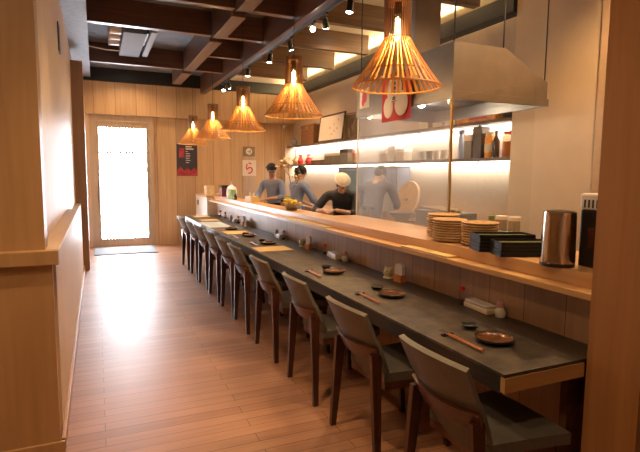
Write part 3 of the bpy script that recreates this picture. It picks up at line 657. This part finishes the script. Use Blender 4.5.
for sname, c0, n in (('tray stack touching the plates', Vector((2.045, 2.275, 0)), 5), ('tray stack beside the kettle', Vector((2.03, 2.09, 0)), 4)):
    c = c0 + d * .17 + nn * .075
    for k in range(n):
        q = n - 1 - k
        l = ('topmost black tray of the ' if q == 0 else ORD[q] + ' black tray from the top of the ') + sname
        o = t if first else dup(t, l); first = False
        o['label'] = l; o.location = (c.x + random.uniform(-.003, .003), c.y, CTZ + k * .0205); o.rotation_euler = (0, 0, math.atan2(d.y, d.x))
k = thing('electric_kettle', 'shiny steel kettle standing on the counter beside black trays', 'kettle', (2.115, 1.79, CTZ), math.radians(200))
MB().lathe([(0, .0), (.082, .0), (.082, .014), (.078, .018), (0, .018)], seg=36).build('base', 'blackp', k, True)
MB().lathe([(0, .0185), (.081, .0185), (.0825, .03), (.078, .25), (.076, .272), (.072, .272), (.072, .26), (0, .26)], seg=40).build('body', 'chrome', k, True); kb = next(c for c in k.children if c.name.startswith('body'))
b = MB(); b.prism([(-.034, .274), (.034, .274), (.008, .205), (-.008, .205)], 'X', .068, .106)
bmesh.ops.transform(b.bm, matrix=Matrix.Rotation(math.radians(10), 4, 'Z'), verts=b.bm.verts); b.build('spout', 'chrome', kb)
MB().lathe([(0, .262), (.070, .262), (.066, .276), (.02, .282), (0, .282)], seg=32).build('lid', 'blackp', k, True)
b = MB(); b.tube([(-.076, 0, .25), (-.115, 0, .24), (-.125, 0, .17), (-.115, 0, .07), (-.079, 0, .05)], .011, 10); b.build('handle', 'blackp', k, True)
k = thing('water_dispenser', 'black hot water dispenser with white vented top by the wooden pillar', 'dispenser', (2.335, 1.645, CTZ))
MB().box(-.13, .12, -.11, .10, 0, .285, .01).build('body', 'blackp', k); MB().box(-.135, .125, -.115, .105, .2855, .365, .012).build('top_housing', 'white', k); th_ = next(c for c in k.children if c.name.startswith('top_housing'))
b = MB()
for i in range(8): b.box(-.1365, -.1352, -.085 + i * .022, -.075 + i * .022, .295, .335)
b.build('vent_slots', 'ink', th_); b = MB()
for i in range(9): b.box(-.1 + i * .022, -.09 + i * .022, -.1165, -.1152, .295, .335)
b.build('vent_slots', 'ink', th_); MB().box(-.138, -.1305, -.05, .05, .10, .20, .003).build('front_window', 'soy', k)

# ------------------------------------------------------------------ boards on the ledge
LZ = 1.0305
tag(MB().box(1.985, 2.068, 2.50, 3.02, LZ, LZ + .012, .002).build('bamboo_board', 'bamboo'), 'short yellow bamboo board on the ledge in front of the plate stacks', 'board', 'bamboo boards on the ledge')
tag(MB().box(1.985, 2.068, 4.35, 5.60, LZ, LZ + .012, .002).build('bamboo_board', 'bamboo'), 'long yellow bamboo board on the ledge near the flower pot', 'board', 'bamboo boards on the ledge')

# ------------------------------------------------------------------ place settings
places = [('nearest', 1.735, 1.80, 2.012, 1.577, 1.70, 2.018, 1.96), ('second nearest', 1.76, 2.76, 2.963, 1.578, 2.62, 2.92, 2.875), ('third nearest', 1.735, 3.60, 3.806, 1.566, 3.44, 3.80, 3.73),
          ('fourth nearest', 1.76, 5.38, 5.62, 1.60, 5.236, 5.56, 5.45), ('fifth nearest', 1.745, 6.11, 6.33, 1.567, 5.965, 6.226, 6.16), ('farthest', 1.73, 6.93, 7.10, 1.60, 6.80, 7.05, 7.0)]
pd = thing('glazed_plate', '', 'plate', (0, 0, 0), 0, 'dark glazed plates along the table')
MB().lathe([(0, .008), (.06, .008), (.082, .014), (.0885, .024), (.092, .024), (.088, .012), (.062, 0), (0, 0)], seg=36).build('dish', 'platerim', pd, True)
MB().lathe([(0, .0083), (.0598, .0083), (.0815, .0144), (.0868, .0225), (.0855, .0228), (.080, .0158), (.0596, .0098), (0, .0098)], seg=36).build('glazed_centre', 'plate', pd, True)
sd = thing('sauce_dish', '', 'dish', (0, 0, 0), 0, 'small square sauce dishes')
b = MB(); R45 = Matrix.Rotation(PI / 4, 4, 'Z')
b.lathe([(0, 0), (.032, 0), (.056, .022), (.050, .022), (.030, .006), (0, .006)], seg=4); b.build('dish', 'sauce', sd)
b = MB(); b.lathe([(0, .0062), (.029, .0062), (.033, .009), (0, .009)], seg=4); b.build('hollow', 'platerim', sd)
cs = thing('chopstick', '', 'chopstick', (0, 0, 0), 0, None)
MB().cyl((0, -.16, .010), (0, .10, .0105), .0042, .0034, 8).build('shaft', 'stick', cs); MB().cyl((0, .1002, .0105), (0, .16, .011), .0034, .002, 8).build('tip', 'tip', cs)
cr_ = thing('chopstick_rest', '', 'chopstick rest', (0, 0, 0), 0, 'dark chopstick rests')
b = MB(); b.prism([(-.028, 0), (.028, 0), (.030, .010), (.018, .0062), (-.018, .0062), (-.030, .010)], 'Y', -.012, .012); b.build('bar', 'sauce', cr_); MB().ball((.030, 0, .008), .008, .012, .0075, 10).build('knob', 'sauce', cr_, True)
for i, (nm, x, y, ys, xc, y0, y1, yr) in enumerate(places):
    l = nm + ' dark brown glazed plate on the stone table'
    o = pd if i == 0 else dup(pd, l); o['label'] = l; o.location = (x, y, TZ)
    l = 'small black square sauce dish beside the %s dark plate' % nm
    o = sd if i == 0 else dup(sd, l); o['label'] = l; o.location = (1.765, ys, TZ); o.rotation_euler = (0, 0, .2)
    if i == 5: continue
    l = 'dark chopstick rest beside the %s dark plate' % nm
    o = cr_ if i == 0 else dup(cr_, l); o['label'] = l; o.location = (xc, yr, TZ); o.rotation_euler = (0, 0, 0)
    for k in (0, 1):
        l = 'reddish wooden chopstick of the pair beside the %s dark plate' % nm
        o = cs if i == 0 and k == 0 else dup(cs, l); o['label'] = l; o['group'] = 'chopstick pair beside the %s dark plate' % nm
        a = .03 + .02 * k
        o.location = (xc + .007 * (1 if k else -1), (y0 + y1) / 2, TZ); o.rotation_euler = (0, 0, -a + .01)
# placemats and a menu sheet
for x0, x1, y0, y1, l in ((1.50, 1.87, 4.84, 5.17, 'nearest yellow bamboo placemat on the table'), (1.55, 1.87, 6.36, 6.76, 'middle yellow placemat on the table beside the fifth plate'), (1.58, 1.88, 8.30, 8.62, 'yellow placemat next to last towards the cabinet'), (1.60, 1.88, 9.05, 9.40, 'farthest yellow placemat at the table end')):
    if y0 == 6.36: y0, y1 = 6.40, 6.74
    pm = thing('bamboo_placemat', l, 'placemat', ((x0 + x1) / 2, (y0 + y1) / 2, TZ), 0, 'bamboo placemats'); w, hh = (x1 - x0) / 2, (y1 - y0) / 2
    MB().box(-w, w, -hh, hh, 0, .003).build('mat', 'bamboo', pm); b = MB(); b.box(-w, w, -hh, -hh + .012, .0031, .0042); b.box(-w, w, hh - .012, hh, .0031, .0042); b.build('border', 'tan', pm)
ms = thing('menu_sheet', 'large white menu sheet lying at the far part of the table', 'menu', (1.66, 7.72, TZ)); MB().box(-.17, .17, -.42, .42, 0, .002).build('sheet', 'bag', ms)
b = MB()
for i in range(7): b.box(-.13, .11 - .03 * (i % 3), -.32 + i * .1, -.30 + i * .1, .0021, .0023)
b.build('printed_lines', 'ductd', ms)

# ------------------------------------------------------------------ condiments against the panel
def soy(loc, label, g='soy sauce bottles on the table'):
    r = thing('soy_bottle', label, 'bottle', loc, 0, g)
    MB().lathe([(0, 0), (.019, 0), (.020, .04), (.015, .075), (.014, .088), (0, .088)], seg=20).build('body', 'clear', r, True)
    MB().lathe([(0, .003), (.017, .003), (.018, .03), (0, .03)], seg=20).build('sauce', 'soy', r, True)
    MB().lathe([(0, .0882), (.018, .0882), (.019, .106), (.010, .114), (0, .114)], seg=20).build('cap', 'redp', r, True)
def napbox(loc, label, w=.11):
    r = thing('condiment_box', label, 'box', loc, math.radians(-4), 'pale wooden boxes on the table')
    MB().box(-.042, .042, -w, w, 0, .032, .008).build('tray', 'lunch', r)
    MB().box(-.037, .037, -w + .006, w - .006, .0325, .050, .008).build('lid', 'porcelain', r)
def pinkpot(loc, label):
    r = thing('spice_pot', label, 'pot', loc, 0, 'pink-topped spice pots')
    MB().lathe([(0, 0), (.026, 0), (.032, .022), (.026, .044), (.018, .052), (0, .052)], seg=22).build('body', 'porcelain', r, True)
    MB().lathe([(0, .0522), (.018, .0522), (.022, .066), (.020, .085), (.010, .092), (0, .092)], seg=20).build('stopper', 'pinkc', r, True)
def naphold(loc, label):
    r = thing('napkin_holder', label, 'napkin holder', loc, math.radians(8), 'upright napkin holders')
    nb_ = MB().box(-.030, .030, -.042, .042, 0, .055, .004).build('base', 'orangew', r)
    b = MB(); b.prism([(-.040, .0555), (.040, .0555), (.040, .115), (.025, .135), (-.025, .135), (-.040, .115)], 'X', -.016, .016); b.build('napkins', 'napkin', r)
def catpot(loc, label):
    r = thing('cat_pot', label, 'pot', loc, math.radians(-120), 'cat-shaped ceramic pots')
    MB().lathe([(0, 0), (.044, 0), (.046, .006), (.040, .012), (0, .012)], seg=24).build('saucer', 'porcelain', r, True)
    MB().lathe([(0, .0122), (.034, .0122), (.042, .035), (.038, .062), (.024, .082), (0, .088)], seg=24).build('body', 'owl', r, True)
    for s in (-1, 1): MB().cyl((.004, s * .022, .074), (.004, s * .027, .100), .011, .001, 8).build('ear', 'owl', r, True)
    b = MB(); b.ball((.036, .012, .060), .004); b.ball((.036, -.012, .060), .004); b.build('eye', 'ink', r, True)
soy((2.05, 2.42, TZ), 'nearest soy sauce bottle with red cap, beside the nearest pale box')
napbox((2.068, 2.27, TZ), 'nearest pale wooden lidded box by the counter panel'); pinkpot((2.072, 2.115, TZ), 'nearest white spice pot with pink stopper')
naphold((2.05, 3.117, TZ), 'nearer white napkin holder on an orange wooden base'); catpot((2.05, 3.27, TZ), 'nearer cat-shaped ceramic pot beside the napkin holder')
soy((2.05, 4.47, TZ), 'second nearest red-capped soy sauce bottle'); napbox((2.062, 4.26, TZ), 'second nearest pale wooden box, between bottle and spice pot'); pinkpot((2.072, 4.06, TZ), 'second nearest pink-topped spice pot')
naphold((2.05, 4.87, TZ), 'farther white napkin holder on an orange base'); catpot((2.05, 5.05, TZ), 'farther cat-shaped ceramic pot')
soy((2.05, 5.66, TZ), 'third nearest red-capped soy sauce bottle'); napbox((2.062, 5.81, TZ), 'third nearest pale wooden box, beside the fourth plate', .08); pinkpot((2.06, 5.95, TZ), 'third nearest pink-topped spice pot')
catpot((2.06, 7.30, TZ), 'third cat-shaped pot, on the far half of the table'); naphold((2.05, 7.48, TZ), 'third white napkin holder, on the far half of the table'); soy((2.05, 7.78, TZ), 'fourth red-capped bottle from the near end')
napbox((2.062, 8.02, TZ), 'fourth pale wooden box, among the far condiments', .08); pinkpot((2.06, 8.30, TZ), 'fourth pink-topped pot, among the far condiments'); soy((2.05, 8.68, TZ), 'next to last red-capped bottle at the far table end'); soy((2.06, 9.1, TZ), 'farthest red-capped bottle at the far table end')

# ------------------------------------------------------------------ things at the far end of the counter
bx('beige_carton', (.16, .22, .17), 'beigeb', (2.10, 10.25, 1.1105), 'beige carton on top of the white cabinet', 'box', lid=('lid', 'lunch'))
bx('maroon_box', (.12, .26, .21), 'maroon', (2.22, 9.52, CTZ), 'dark red box on the counter end beside the white cabinet', 'box', lid=('spine', 'dkb'))
r = thing('green_pack', 'green and white upright pack on the counter end before the bag', 'package', (2.13, 8.52, CTZ), .3)
MB().box(-.045, .045, -.07, .07, 0, .155, .008).build('body', 'limec', r); MB().box(-.047, .047, -.072, .072, .1555, .185, .008).build('white_cap', 'paper', r); b = MB(); b.ball((-.047, .0, .08), .003, .035, .03, 10); b.build('label_spot', 'yellow', r, True)
r = thing('plastic_bag', 'pale blue plastic bag behind the green pack on the counter', 'bag', (2.22, 8.88, CTZ))
b = MB(); b.lathe([(0, 0), (.085, 0), (.10, .06), (.098, .13), (.075, .19), (.03, .22), (.015, .235), (0, .235)], seg=18, sx=.9, sy=1.9)
for v in b.bm.verts: v.co += Vector((random.uniform(-.008, .008), random.uniform(-.01, .01), random.uniform(0, .006)))
b.build('body', 'bag', r, True); b = MB(); b.torus((0, .03, .262), .028, .005, 18, 6, axis='X'); b.build('handle', 'bag', r, True)
bottle((2.13, 8.28, CTZ), .10, .03, 'dkb', 'small black bottle on the counter beside the green pack', 'ink')
r = thing('tissue_box', 'small wooden tissue box with white tissue on the far counter', 'tissue box', (2.22, 7.58, CTZ), .15)
MB().box(-.07, .07, -.12, .12, 0, .09, .006).build('body', 'bamboo', r)
b = MB(); b.sheet(lambda u, v: ((.03 * math.sin(u * 7), -.05 + .14 * u, .091 + .045 * v * (1 + .4 * math.sin(u * 9))), (1, 0, .2)), 8, 3, .004); b.build('tissue', 'paper', r, True)
# flower arrangement
r = thing('flower_arrangement', 'tall dried branch with yellow flowers in a low vase on the counter', 'flower arrangement', (2.19, 5.75, CTZ))
MB().lathe([(0, 0), (.06, 0), (.085, .03), (.075, .055), (.06, .055), (.05, .01), (0, .01)], seg=24).build('vase', 'olive', r, True)
b = MB(); b.tube([(0, 0, .03), (.02, .06, .25), (.0, .10, .42), (.03, .22, .58)], .006, 6); b.tube([(0, .10, .42), (-.02, .30, .52)], .004, 6); b.tube([(0.02, .06, .25), (.06, -.05, .36)], .004, 6); b.build('branch', 'stem', r)
b = MB()
for c, n, sp in (((.03, .24, .58), 24, .075), ((-.02, .32, .52), 14, .06), ((.06, -.05, .38), 8, .05)):
    for i in range(n):
        q = Matrix.Rotation(random.uniform(0, 6), 3, 'Z') @ Matrix.Rotation(random.uniform(0, 3), 3, 'X')
        b.ball((c[0] + random.gauss(0, sp * .5), c[1] + random.gauss(0, sp), c[2] + random.gauss(0, sp * .6)), .028, .016, .004, 6, q)
b.build('dried_leaves', 'tan', r)
b = MB()
for i in range(26):
    q = Matrix.Rotation(random.uniform(0, 6), 3, 'Z') @ Matrix.Rotation(random.uniform(-1, 1), 3, 'X'); b.ball((random.gauss(-.01, .05), random.gauss(.06, .10), .08 + random.random() * .09), .035, .014, .004, 6, q)
b.build('leaves', 'green', r)
b = MB()
for i in range(18): b.ball((random.gauss(-.02, .03), random.gauss(-.04, .055), .075 + random.random() * .05), .026, .026, .02, 8)
b.build('yellow_blooms', 'yellow', r, True)

# ------------------------------------------------------------------ far wall posters
r = thing('wall_poster', 'dark navy poster with red flames on the far plank wall', 'poster', (1.83, 11.245, 1.475))
MB().box(-.22, .22, -.006, 0, 0, .69).build('sheet', 'navy', r); sh_ = r.children[0]
b = MB(); b.prism([(-.215, .005), (.215, .005), (.215, .12), (.15, .19), (.08, .10), (.0, .20), (-.07, .11), (-.14, .21), (-.215, .12)], 'Y', -.0075, -.0062); b.build('flame_band', 'flame', sh_)
b = MB()
for i, w in enumerate((.13, .17, .05, .09, .10, .08, .10, .07)): b.box(-.03, -.03 + w, -.0075, -.0062, .62 - i * .048, .632 - i * .048 + (.012 if i < 2 else 0))
b.build('white_text', 'paper', sh_)
MB().box(-.17, -.06, -.0075, -.0062, .40, .60).build('pink_panel', 'flame', sh_)
struct(MB().box(3.07, 3.36, 11.225, 11.25, 0, 2.12), 'wall_far_strip', 'doorwood')
r = thing('round_logo_sign', 'small square sign with a white round mark above the calligraphy sheet', 'sign', (3.215, 11.222, 1.93)); MB().box(-.14, .14, -.008, 0, 0, .22).build('board', 'olive', r)
b = MB(); b.cyl((0, -.0085, .11), (0, -.0105, .11), .075, .075, 24); b.build('white_disc', 'paper', r); b = MB(); b.box(-.04, .01, -.0125, -.0108, .10, .115); b.box(.015, .035, -.0125, -.0108, .07, .15); b.box(-.03, .0, -.0125, -.0108, .065, .075); b.build('mark', 'olive', r)
r = thing('calligraphy_sheet', 'white sheet with one pink-red brush character below the round sign', 'poster', (3.22, 11.219, 1.485)); MB().box(-.16, .16, -.005, 0, 0, .36).build('sheet', 'paper', r)
b = MB()
b.tube([(-.02, -.007, .30), (.05, -.007, .275)], .014, 8); b.tube([(-.05, -.007, .27), (-.07, -.007, .19), (-.05, -.007, .14)], .014, 8)
b.tube([(-.05, -.007, .15), (.0, -.007, .20), (.06, -.007, .18), (.075, -.007, .12), (.03, -.007, .07), (-.03, -.007, .06)], .015, 8); b.build('brush_character', 'pinkred', r, True)
r = thing('ceiling_camera', 'small white dome camera high in the kitchen far corner', 'camera', (4.1, 11.18, 2.62)); MB().box(-.04, .04, 0, .068, -.02, .05, .006).build('mount', 'white', r); MB().ball((0, -.02, .0), .05, .05, .045, 14).build('dome', 'duct', r, True)
struct(MB().box(4.02, 4.26, 11.02, 11.06, 0, 2.35), 'wall_end_panel', 'pil')

# warm cove light on top of the black beam
r = thing('cove_light', 'warm light strip on top of the black beam along the kitchen wall', 'light strip', (4.08, 4.12, 3.421))
MB().box(-.02, .02, 0, 6.9, 0, .012).build('channel', 'blackm', r); MB().box(-.014, .014, .02, 6.88, .0122, .02).build('strip', 'cove', r)
l = light('cove_light_source', 'AREA', (4.07, 7.55, 3.45), 55, (1, .68, .32), shape='RECTANGLE', size=.04, size_y=6.8); l.rotation_euler = (0, math.radians(125), 0)

# ------------------------------------------------------------------ people
def skin_mesh(name, chains, m, parent, voxel=.012, smooth_it=3):
    """chains: list of (points [(x,y,z,rx,ry)], parent links by index) -> one continuous surface"""
    me = bpy.data.meshes.new(name); vs, es, rad, roots = [], [], [], []
    for pts, edges in chains:
        o = len(vs); roots.append(o)
        for q in pts: vs.append(q[:3]); rad.append((q[3], q[4] if len(q) > 4 else q[3]))
        es += [(a + o, b + o) for a, b in edges]
    me.from_pydata(vs, es, []); ob = bpy.data.objects.new(name, me); COL.objects.link(ob)
    md = ob.modifiers.new('skin', 'SKIN'); md.use_smooth_shade = True
    if not me.skin_vertices: 
        bpy.context.view_layer.objects.active = ob
    sv = me.skin_vertices[0].data
    for i, rr in enumerate(rad): sv[i].radius = rr; sv[i].use_root = i in roots
    s = ob.modifiers.new('sub', 'SUBSURF'); s.levels = 1; s.render_levels = 1
    rm = ob.modifiers.new('remesh', 'REMESH'); rm.mode = 'VOXEL'; rm.voxel_size = voxel; rm.use_smooth_shade = True
    sm = ob.modifiers.new('smooth', 'SMOOTH'); sm.iterations = smooth_it; sm.factor = .5
    dg = bpy.context.evaluated_depsgraph_get()
    nm = bpy.data.meshes.new_from_object(ob.evaluated_get(dg)); nm.name = name
    COL.objects.unlink(ob); bpy.data.objects.remove(ob)
    nm.polygons.foreach_set('use_smooth', [True] * len(nm.polygons))
    nm.materials.clear(); nm.materials.append(M[m])
    o = bpy.data.objects.new(name, nm); COL.objects.link(o)
    if parent: o.parent = parent
    return o
def chain(pts): return (pts, [(i, i + 1) for i in range(len(pts) - 1)])
def person(label, loc, rz, h, lean, head_pitch, head_yaw, hands, shirt, apron, hair='short', cap=None):
    """local frame: faces +y, feet at z=0; hands = wrist targets (right, left) in the local frame"""
    k = h / 1.72
    Rl = Matrix.Rotation(-lean, 3, 'X'); piv = Vector((0, 0, .92))
    def up(p): return piv + Rl @ (Vector(p) - piv)
    nb = up((0, 0, 1.43)); nt_ = up((0, .012, 1.495))
    Rh = Rl @ Matrix.Rotation(head_yaw, 3, 'Z') @ Matrix.Rotation(-head_pitch, 3, 'X')
    def hp(p): return nt_ + Rh @ Vector(p)
    sh = [up((s * .185, 0, 1.395)) for s in (-1, 1)]
    W = [Vector(w) for w in hands]; E = []
    for s, a, w in zip((-1, 1), sh, W):
        d = w - a; L = d.length; mid = a + d * .5; up_, fo = .29, .26
        hgt = math.sqrt(max(.0, ((up_ + fo) / 2) ** 2 - (L / 2) ** 2)) if L < up_ + fo else 0
        bend = Vector((s * .75, -.35, -.75)); bend -= d.normalized() * bend.dot(d.normalized()); bend.normalize()
        E.append(mid + bend * hgt)
    q = lambda v, r, r2=None: (v.x, v.y, v.z, r, r2 or r)
    V = Vector
    body = [q(V((0, 0, .92)), .13, .10), q(up((0, 0, 1.08)), .115, .085), q(up((0, 0, 1.25)), .135, .095), q(up((0, 0, 1.37)), .115, .08), q(nb, .058), q(nt_, .052),
            q(hp((0, .015, .055)), .062, .070), q(hp((0, .0, .12)), .072, .088), q(hp((0, -.01, .175)), .066, .082)]
    e = [(i, i + 1) for i in range(8)]
    def add(v, r, par, r2=None): body.append(q(v, r, r2)); e.append((par, len(body) - 1)); return len(body) - 1
    ch = []
    for s, a, el, w in zip((-1, 1), sh, E, W):
        i = add(a, .052, 3); i = add(el, .040, i); i = add(w, .026, i)
        f = (w - el).normalized(); side = V((-s, 0, 0)); side = (side - f * side.dot(f)).normalized(); dn = f.cross(side) * (1 if f.cross(side).z < 0 else -1)
        palm = w + f * .055; i = add(palm, .026, i, .018)
        for n in range(4):
            off = side * (.027 - n * .018); L = (.068, .076, .070, .055)[n]
            p0 = palm + off * .6; p1 = palm + f * .035 + off; p2 = p1 + (f * .8 + dn * .5).normalized() * L * .5; p3 = p2 + (f * .3 + dn * .95).normalized() * L * .5
            ch.append(chain([q(p0, .010), q(p1, .0095), q(p2, .0085), q(p3, .0075)]))
        t0 = w + f * .02 + side * .012; t1 = t0 + side * .030 + f * .02; t2 = t1 + (f * .9 + side * .25 + dn * .3).normalized() * .045
        ch.append(chain([q(t0, .012), q(t1, .0105), q(t2, .0085)]))
    legs = []
    for s in (-1, 1):
        i = add(V((s * .09, 0, .84)), .085, 0); i = add(V((s * .10, .015, .48)), .058, i); i = add(V((s * .10, -.02, .09)), .038, i); add(V((s * .105, .13, .045)), .035, i)
    # nose and ears
    ch.append(chain([q(hp((0, .075, .105)), .010), q(hp((0, .102, .080)), .013)]))
    for s in (-1, 1): ch.append(chain([q(hp((s * .066, -.005, .115)), .012), q(hp((s * .080, -.012, .095)), .012)]))
    root = skin_mesh('person', [(body, e)] + ch, 'skin', None, .0085, 2)
    root.location = loc; root.rotation_euler = (0, 0, rz); root.scale = (k, k, k)
    tag(root, label, 'person')
    # clothes
    sv = [q(V((0, 0, .86)), .155, .125), q(V((0, 0, .95)), .150, .118), q(up((0, 0, 1.08)), .138, .108), q(up((0, 0, 1.25)), .155, .115), q(up((0, 0, 1.37)), .132, .098), q(up((0, -.01, 1.475)), .080, .080)]
    se = [(i, i + 1) for i in range(5)]
    for s, a, el, w in zip((-1, 1), sh, E, W):
        sv.append(q(a, .070)); se.append((4, len(sv) - 1)); sv.append(q(el, .058)); se.append((len(sv) - 2, len(sv) - 1)); sv.append(q(el + (w - el) * .45, .052)); se.append((len(sv) - 2, len(sv) - 1))
    skin_mesh('shirt', [(sv, se)], shirt, root, .014, 4)
    tv = [q(V((0, 0, .90)), .142, .115)]; te = []
    for s in (-1, 1):
        o = len(tv); tv += [q(V((s * .09, 0, .82)), .098), q(V((s * .10, .015, .48)), .075), q(V((s * .10, -.02, .12)), .062)]; te += [(0, o), (o, o + 1), (o + 1, o + 2)]
    skin_mesh('trousers', [(tv, te)], 'trouser', root, .016, 3)
    for s in (-1, 1): b = MB(); b.ball((s * .105, .055, .045), .05, .14, .044, 14); b.build('shoe', 'shoe', root, True)
    def apf(u, v):
        a = (2 * v - 1); z = .50 + .56 * u; y = .150 - .10 * a * a
        pp = V((a * .17, y, z)); pp = up(pp) if z > .92 else pp
        return pp, V((.9 * a, 1, 0))
    ap_ = MB().sheet(apf, 12, 10, .006).build('apron', apron, root, True)
    kn = MB()
    for s in (-1, 1): kn.ball(up((s * .055, -.135, 1.06)), .055, .022, .035, 12); kn.tube([up((s * .01, -.14, 1.05)), up((s * .05, -.15, .92)), (s * .06, -.15, .78)], .016, 6)
    kn.build('apron_tie', apron, ap_, True)
    # face
    for s in (-1, 1): b = MB(); b.ball(hp((s * .030, .082, .118)), .010, .008, .0065, 10, Rh); b.build('eye', 'eye', root, True)
    b = MB(); b.ball(hp((0, .088, .045)), .022, .008, .006, 10, Rh); b.build('mouth', 'lip', root, True)
    b = MB()
    for s in (-1, 1): b.ball(hp((s * .032, .088, .137)), .016, .006, .0035, 8, Rh)
    b.build('eyebrows', 'hair', root, True)
    # hair and cap
    hb = MB(); prof = []
    R4 = Matrix.Translation(hp((0, 0, 0))) @ Rh.to_4x4()
    hb.ball((0, -.016, .145), .084, .100, .088, 20)
    bmesh.ops.bisect_plane(hb.bm, geom=hb.bm.verts[:] + hb.bm.edges[:] + hb.bm.faces[:], plane_co=(0, .045, .135), plane_no=(0, .75, -.66), clear_outer=True)
    hb.ball((0, -.060, .045), .060, .045, .07, 14)
    if hair == 'bun': hb.ball((0, -.115, .10), .05, .04, .055, 14); hb.ball((0, -.065, .05), .066, .05, .085, 14)
    bmesh.ops.transform(hb.bm, matrix=R4, verts=hb.bm.verts); hb.build('hair', 'hair', root, True)
    if cap:
        cb = MB(); cb.ball((0, -.008, .165), .090, .106, .080, 20)
        bmesh.ops.bisect_plane(cb.bm, geom=cb.bm.verts[:] + cb.bm.edges[:] + cb.bm.faces[:], plane_co=(0, 0, .172), plane_no=(0, .10, -1), clear_outer=True)
        cb.torus((0, -.008, .176), .094, .011, 30, 8, sx=.94, sy=1.09)
        if cap == 'aprond': cb.ball((.0, -.125, .13), .02, .05, .028, 10); cb.ball((.02, -.14, .10), .014, .02, .05, 10)
        bmesh.ops.transform(cb.bm, matrix=R4, verts=cb.bm.verts); cb.build('cap', cap, root, True)
    return root
person('person in black cap and blue-grey shirt standing behind the counter looking down', (2.82, 8.27, 0), math.radians(128), 1.72, .10, .35, .6, ((-.10, .36, 1.12), (.10, .36, 1.10)), 'shirt', 'aprond', cap='aprond')
person('person with dark tied hair seen from behind in blue-grey shirt', (2.90, 7.50, 0), math.radians(-78), 1.69, .14, .30, .2, ((-.14, .40, 1.05), (.16, .42, 1.02)), 'shirt', 'apron', hair='bun')
person('person in white cap and dark shirt bending over the counter work', (2.98, 5.92, 0), math.radians(150), 1.70, .63, .25, .45, ((.02, .60, 1.12), (.22, .56, 1.12)), 'shirtd', 'aprond', cap='capw')
person('person in dark grey clothes seen from behind through the hazy glass', (3.33, 5.78, 0), math.radians(-55), 1.76, .30, .85, .1, ((-.12, .42, 1.02), (.14, .42, 1.02)), 'shirtg', 'shirtg')
# work the cook bends over
r = thing('cutting_board', 'pale cutting board with food under the hands of the white-capped cook', 'cutting board', (2.50, 5.60, 0)); 
r.location = (2.50, 5.30, 1.0215)
MB().box(-.15, .14, -.28, .28, 0, .022, .004).build('board', 'white', r); b = MB(); b.ball((-.05, -.05, .038), .05, .07, .016, 12); b.build('food', 'orange', r, True)
wt = thing('work_table', 'low steel work table on the kitchen side of the counter', 'table', (2.345, 4.95, 0)); MB().box(0, .28, 0, 2.0, .98, 1.02, .003).build('worktop', 'steel2', wt)
for y in (.05, 1.9): MB().box(.20, .24, y, y + .04, 0, .979).build('leg', 'steel2', wt)

# ------------------------------------------------------------------ light
w = bpy.data.worlds.new('daylight'); SC.world = w; w.use_nodes = True
bg = w.node_tree.nodes['Background']; bg.inputs[0].default_value = (.84, .91, 1, 1); bg.inputs[1].default_value = 44
po = light('door_portal', 'AREA', (.53, 11.36, 1.30), 1, (1, 1, 1), shape='RECTANGLE', size=.93, size_y=2.32); po.rotation_euler = (math.radians(-90), 0, 0)
po.data.cycles.is_portal = True
def downlight(x, y, e, label, z=CZ, cone=2.5):  # added fill lamps with no visible source, brightening aisle, kitchen and header
    r = thing('added_downlight', label, 'lamp', (x, y, z - .002)); MB().lathe([(.05, 0), (.075, 0), (.075, -.012), (.05, -.012)], seg=24).build('ring', 'white', r); MB().cyl((0, 0, -.004), (0, 0, -.008), .049, .049, 20).build('diffuser', 'hoodglow', r)
    l = light('downlight', 'SPOT', (x, y, z - .03), e, (1, .60, .28), spot_size=cone, spot_blend=.6, shadow_soft_size=.05)
downlight(.15, 2.2, 110, 'added round fill downlight out of view over the near aisle', CZ, 1.15); downlight(.5, .35, 50, 'added round fill downlight out of view near the viewer'); downlight(-.9, 1.2, 70, 'added round fill downlight out of view by the left panel'); downlight(.35, 4.05, 60, 'added round fill downlight out of view over the middle aisle', CZ, 1.2)
downlight(3.2, 6.2, 95, 'added kitchen fill downlight above the white-capped cook', CZ - .03); downlight(3.2, 9.2, 85, 'added kitchen fill downlight near the far wall', CZ - .03); downlight(3.2, 2.3, 170, 'added kitchen fill downlight out of view behind the pillar')
downlight(.6, 10.4, 45, 'added fill downlight washing the plank header over the door'); 

# ------------------------------------------------------------------ camera
f_, pi_, ya, ro = 500., .1042, .4202, .00937
cyw, syw, cp, sp = math.cos(ya), math.sin(ya), math.cos(pi_), math.sin(pi_)
fw = Vector((syw * cp, cyw * cp, -sp)); rt = Vector((cyw, -syw, 0)); u_ = rt.cross(fw)
r_ = rt * math.cos(ro) + u_ * math.sin(ro); up_ = -rt * math.sin(ro) + u_ * math.cos(ro)
cd = bpy.data.cameras.new('camera'); cam = bpy.data.objects.new('camera', cd); COL.objects.link(cam)
mtx = Matrix((r_, up_, -fw)).transposed().to_4x4(); mtx.translation = (0, 0, 1.55); cam.matrix_world = mtx
cd.sensor_fit = 'HORIZONTAL'; cd.sensor_width = 36; cd.lens = f_ * 36 / 640; cd.clip_start = .05; cd.clip_end = 200
SC.camera = cam
SC.view_settings.view_transform = 'Standard'; SC.view_settings.look = 'None'; SC.view_settings.gamma = 1; SC.view_settings.exposure = .42
SC.view_settings.use_curve_mapping = False
SC.cycles.use_denoising = True
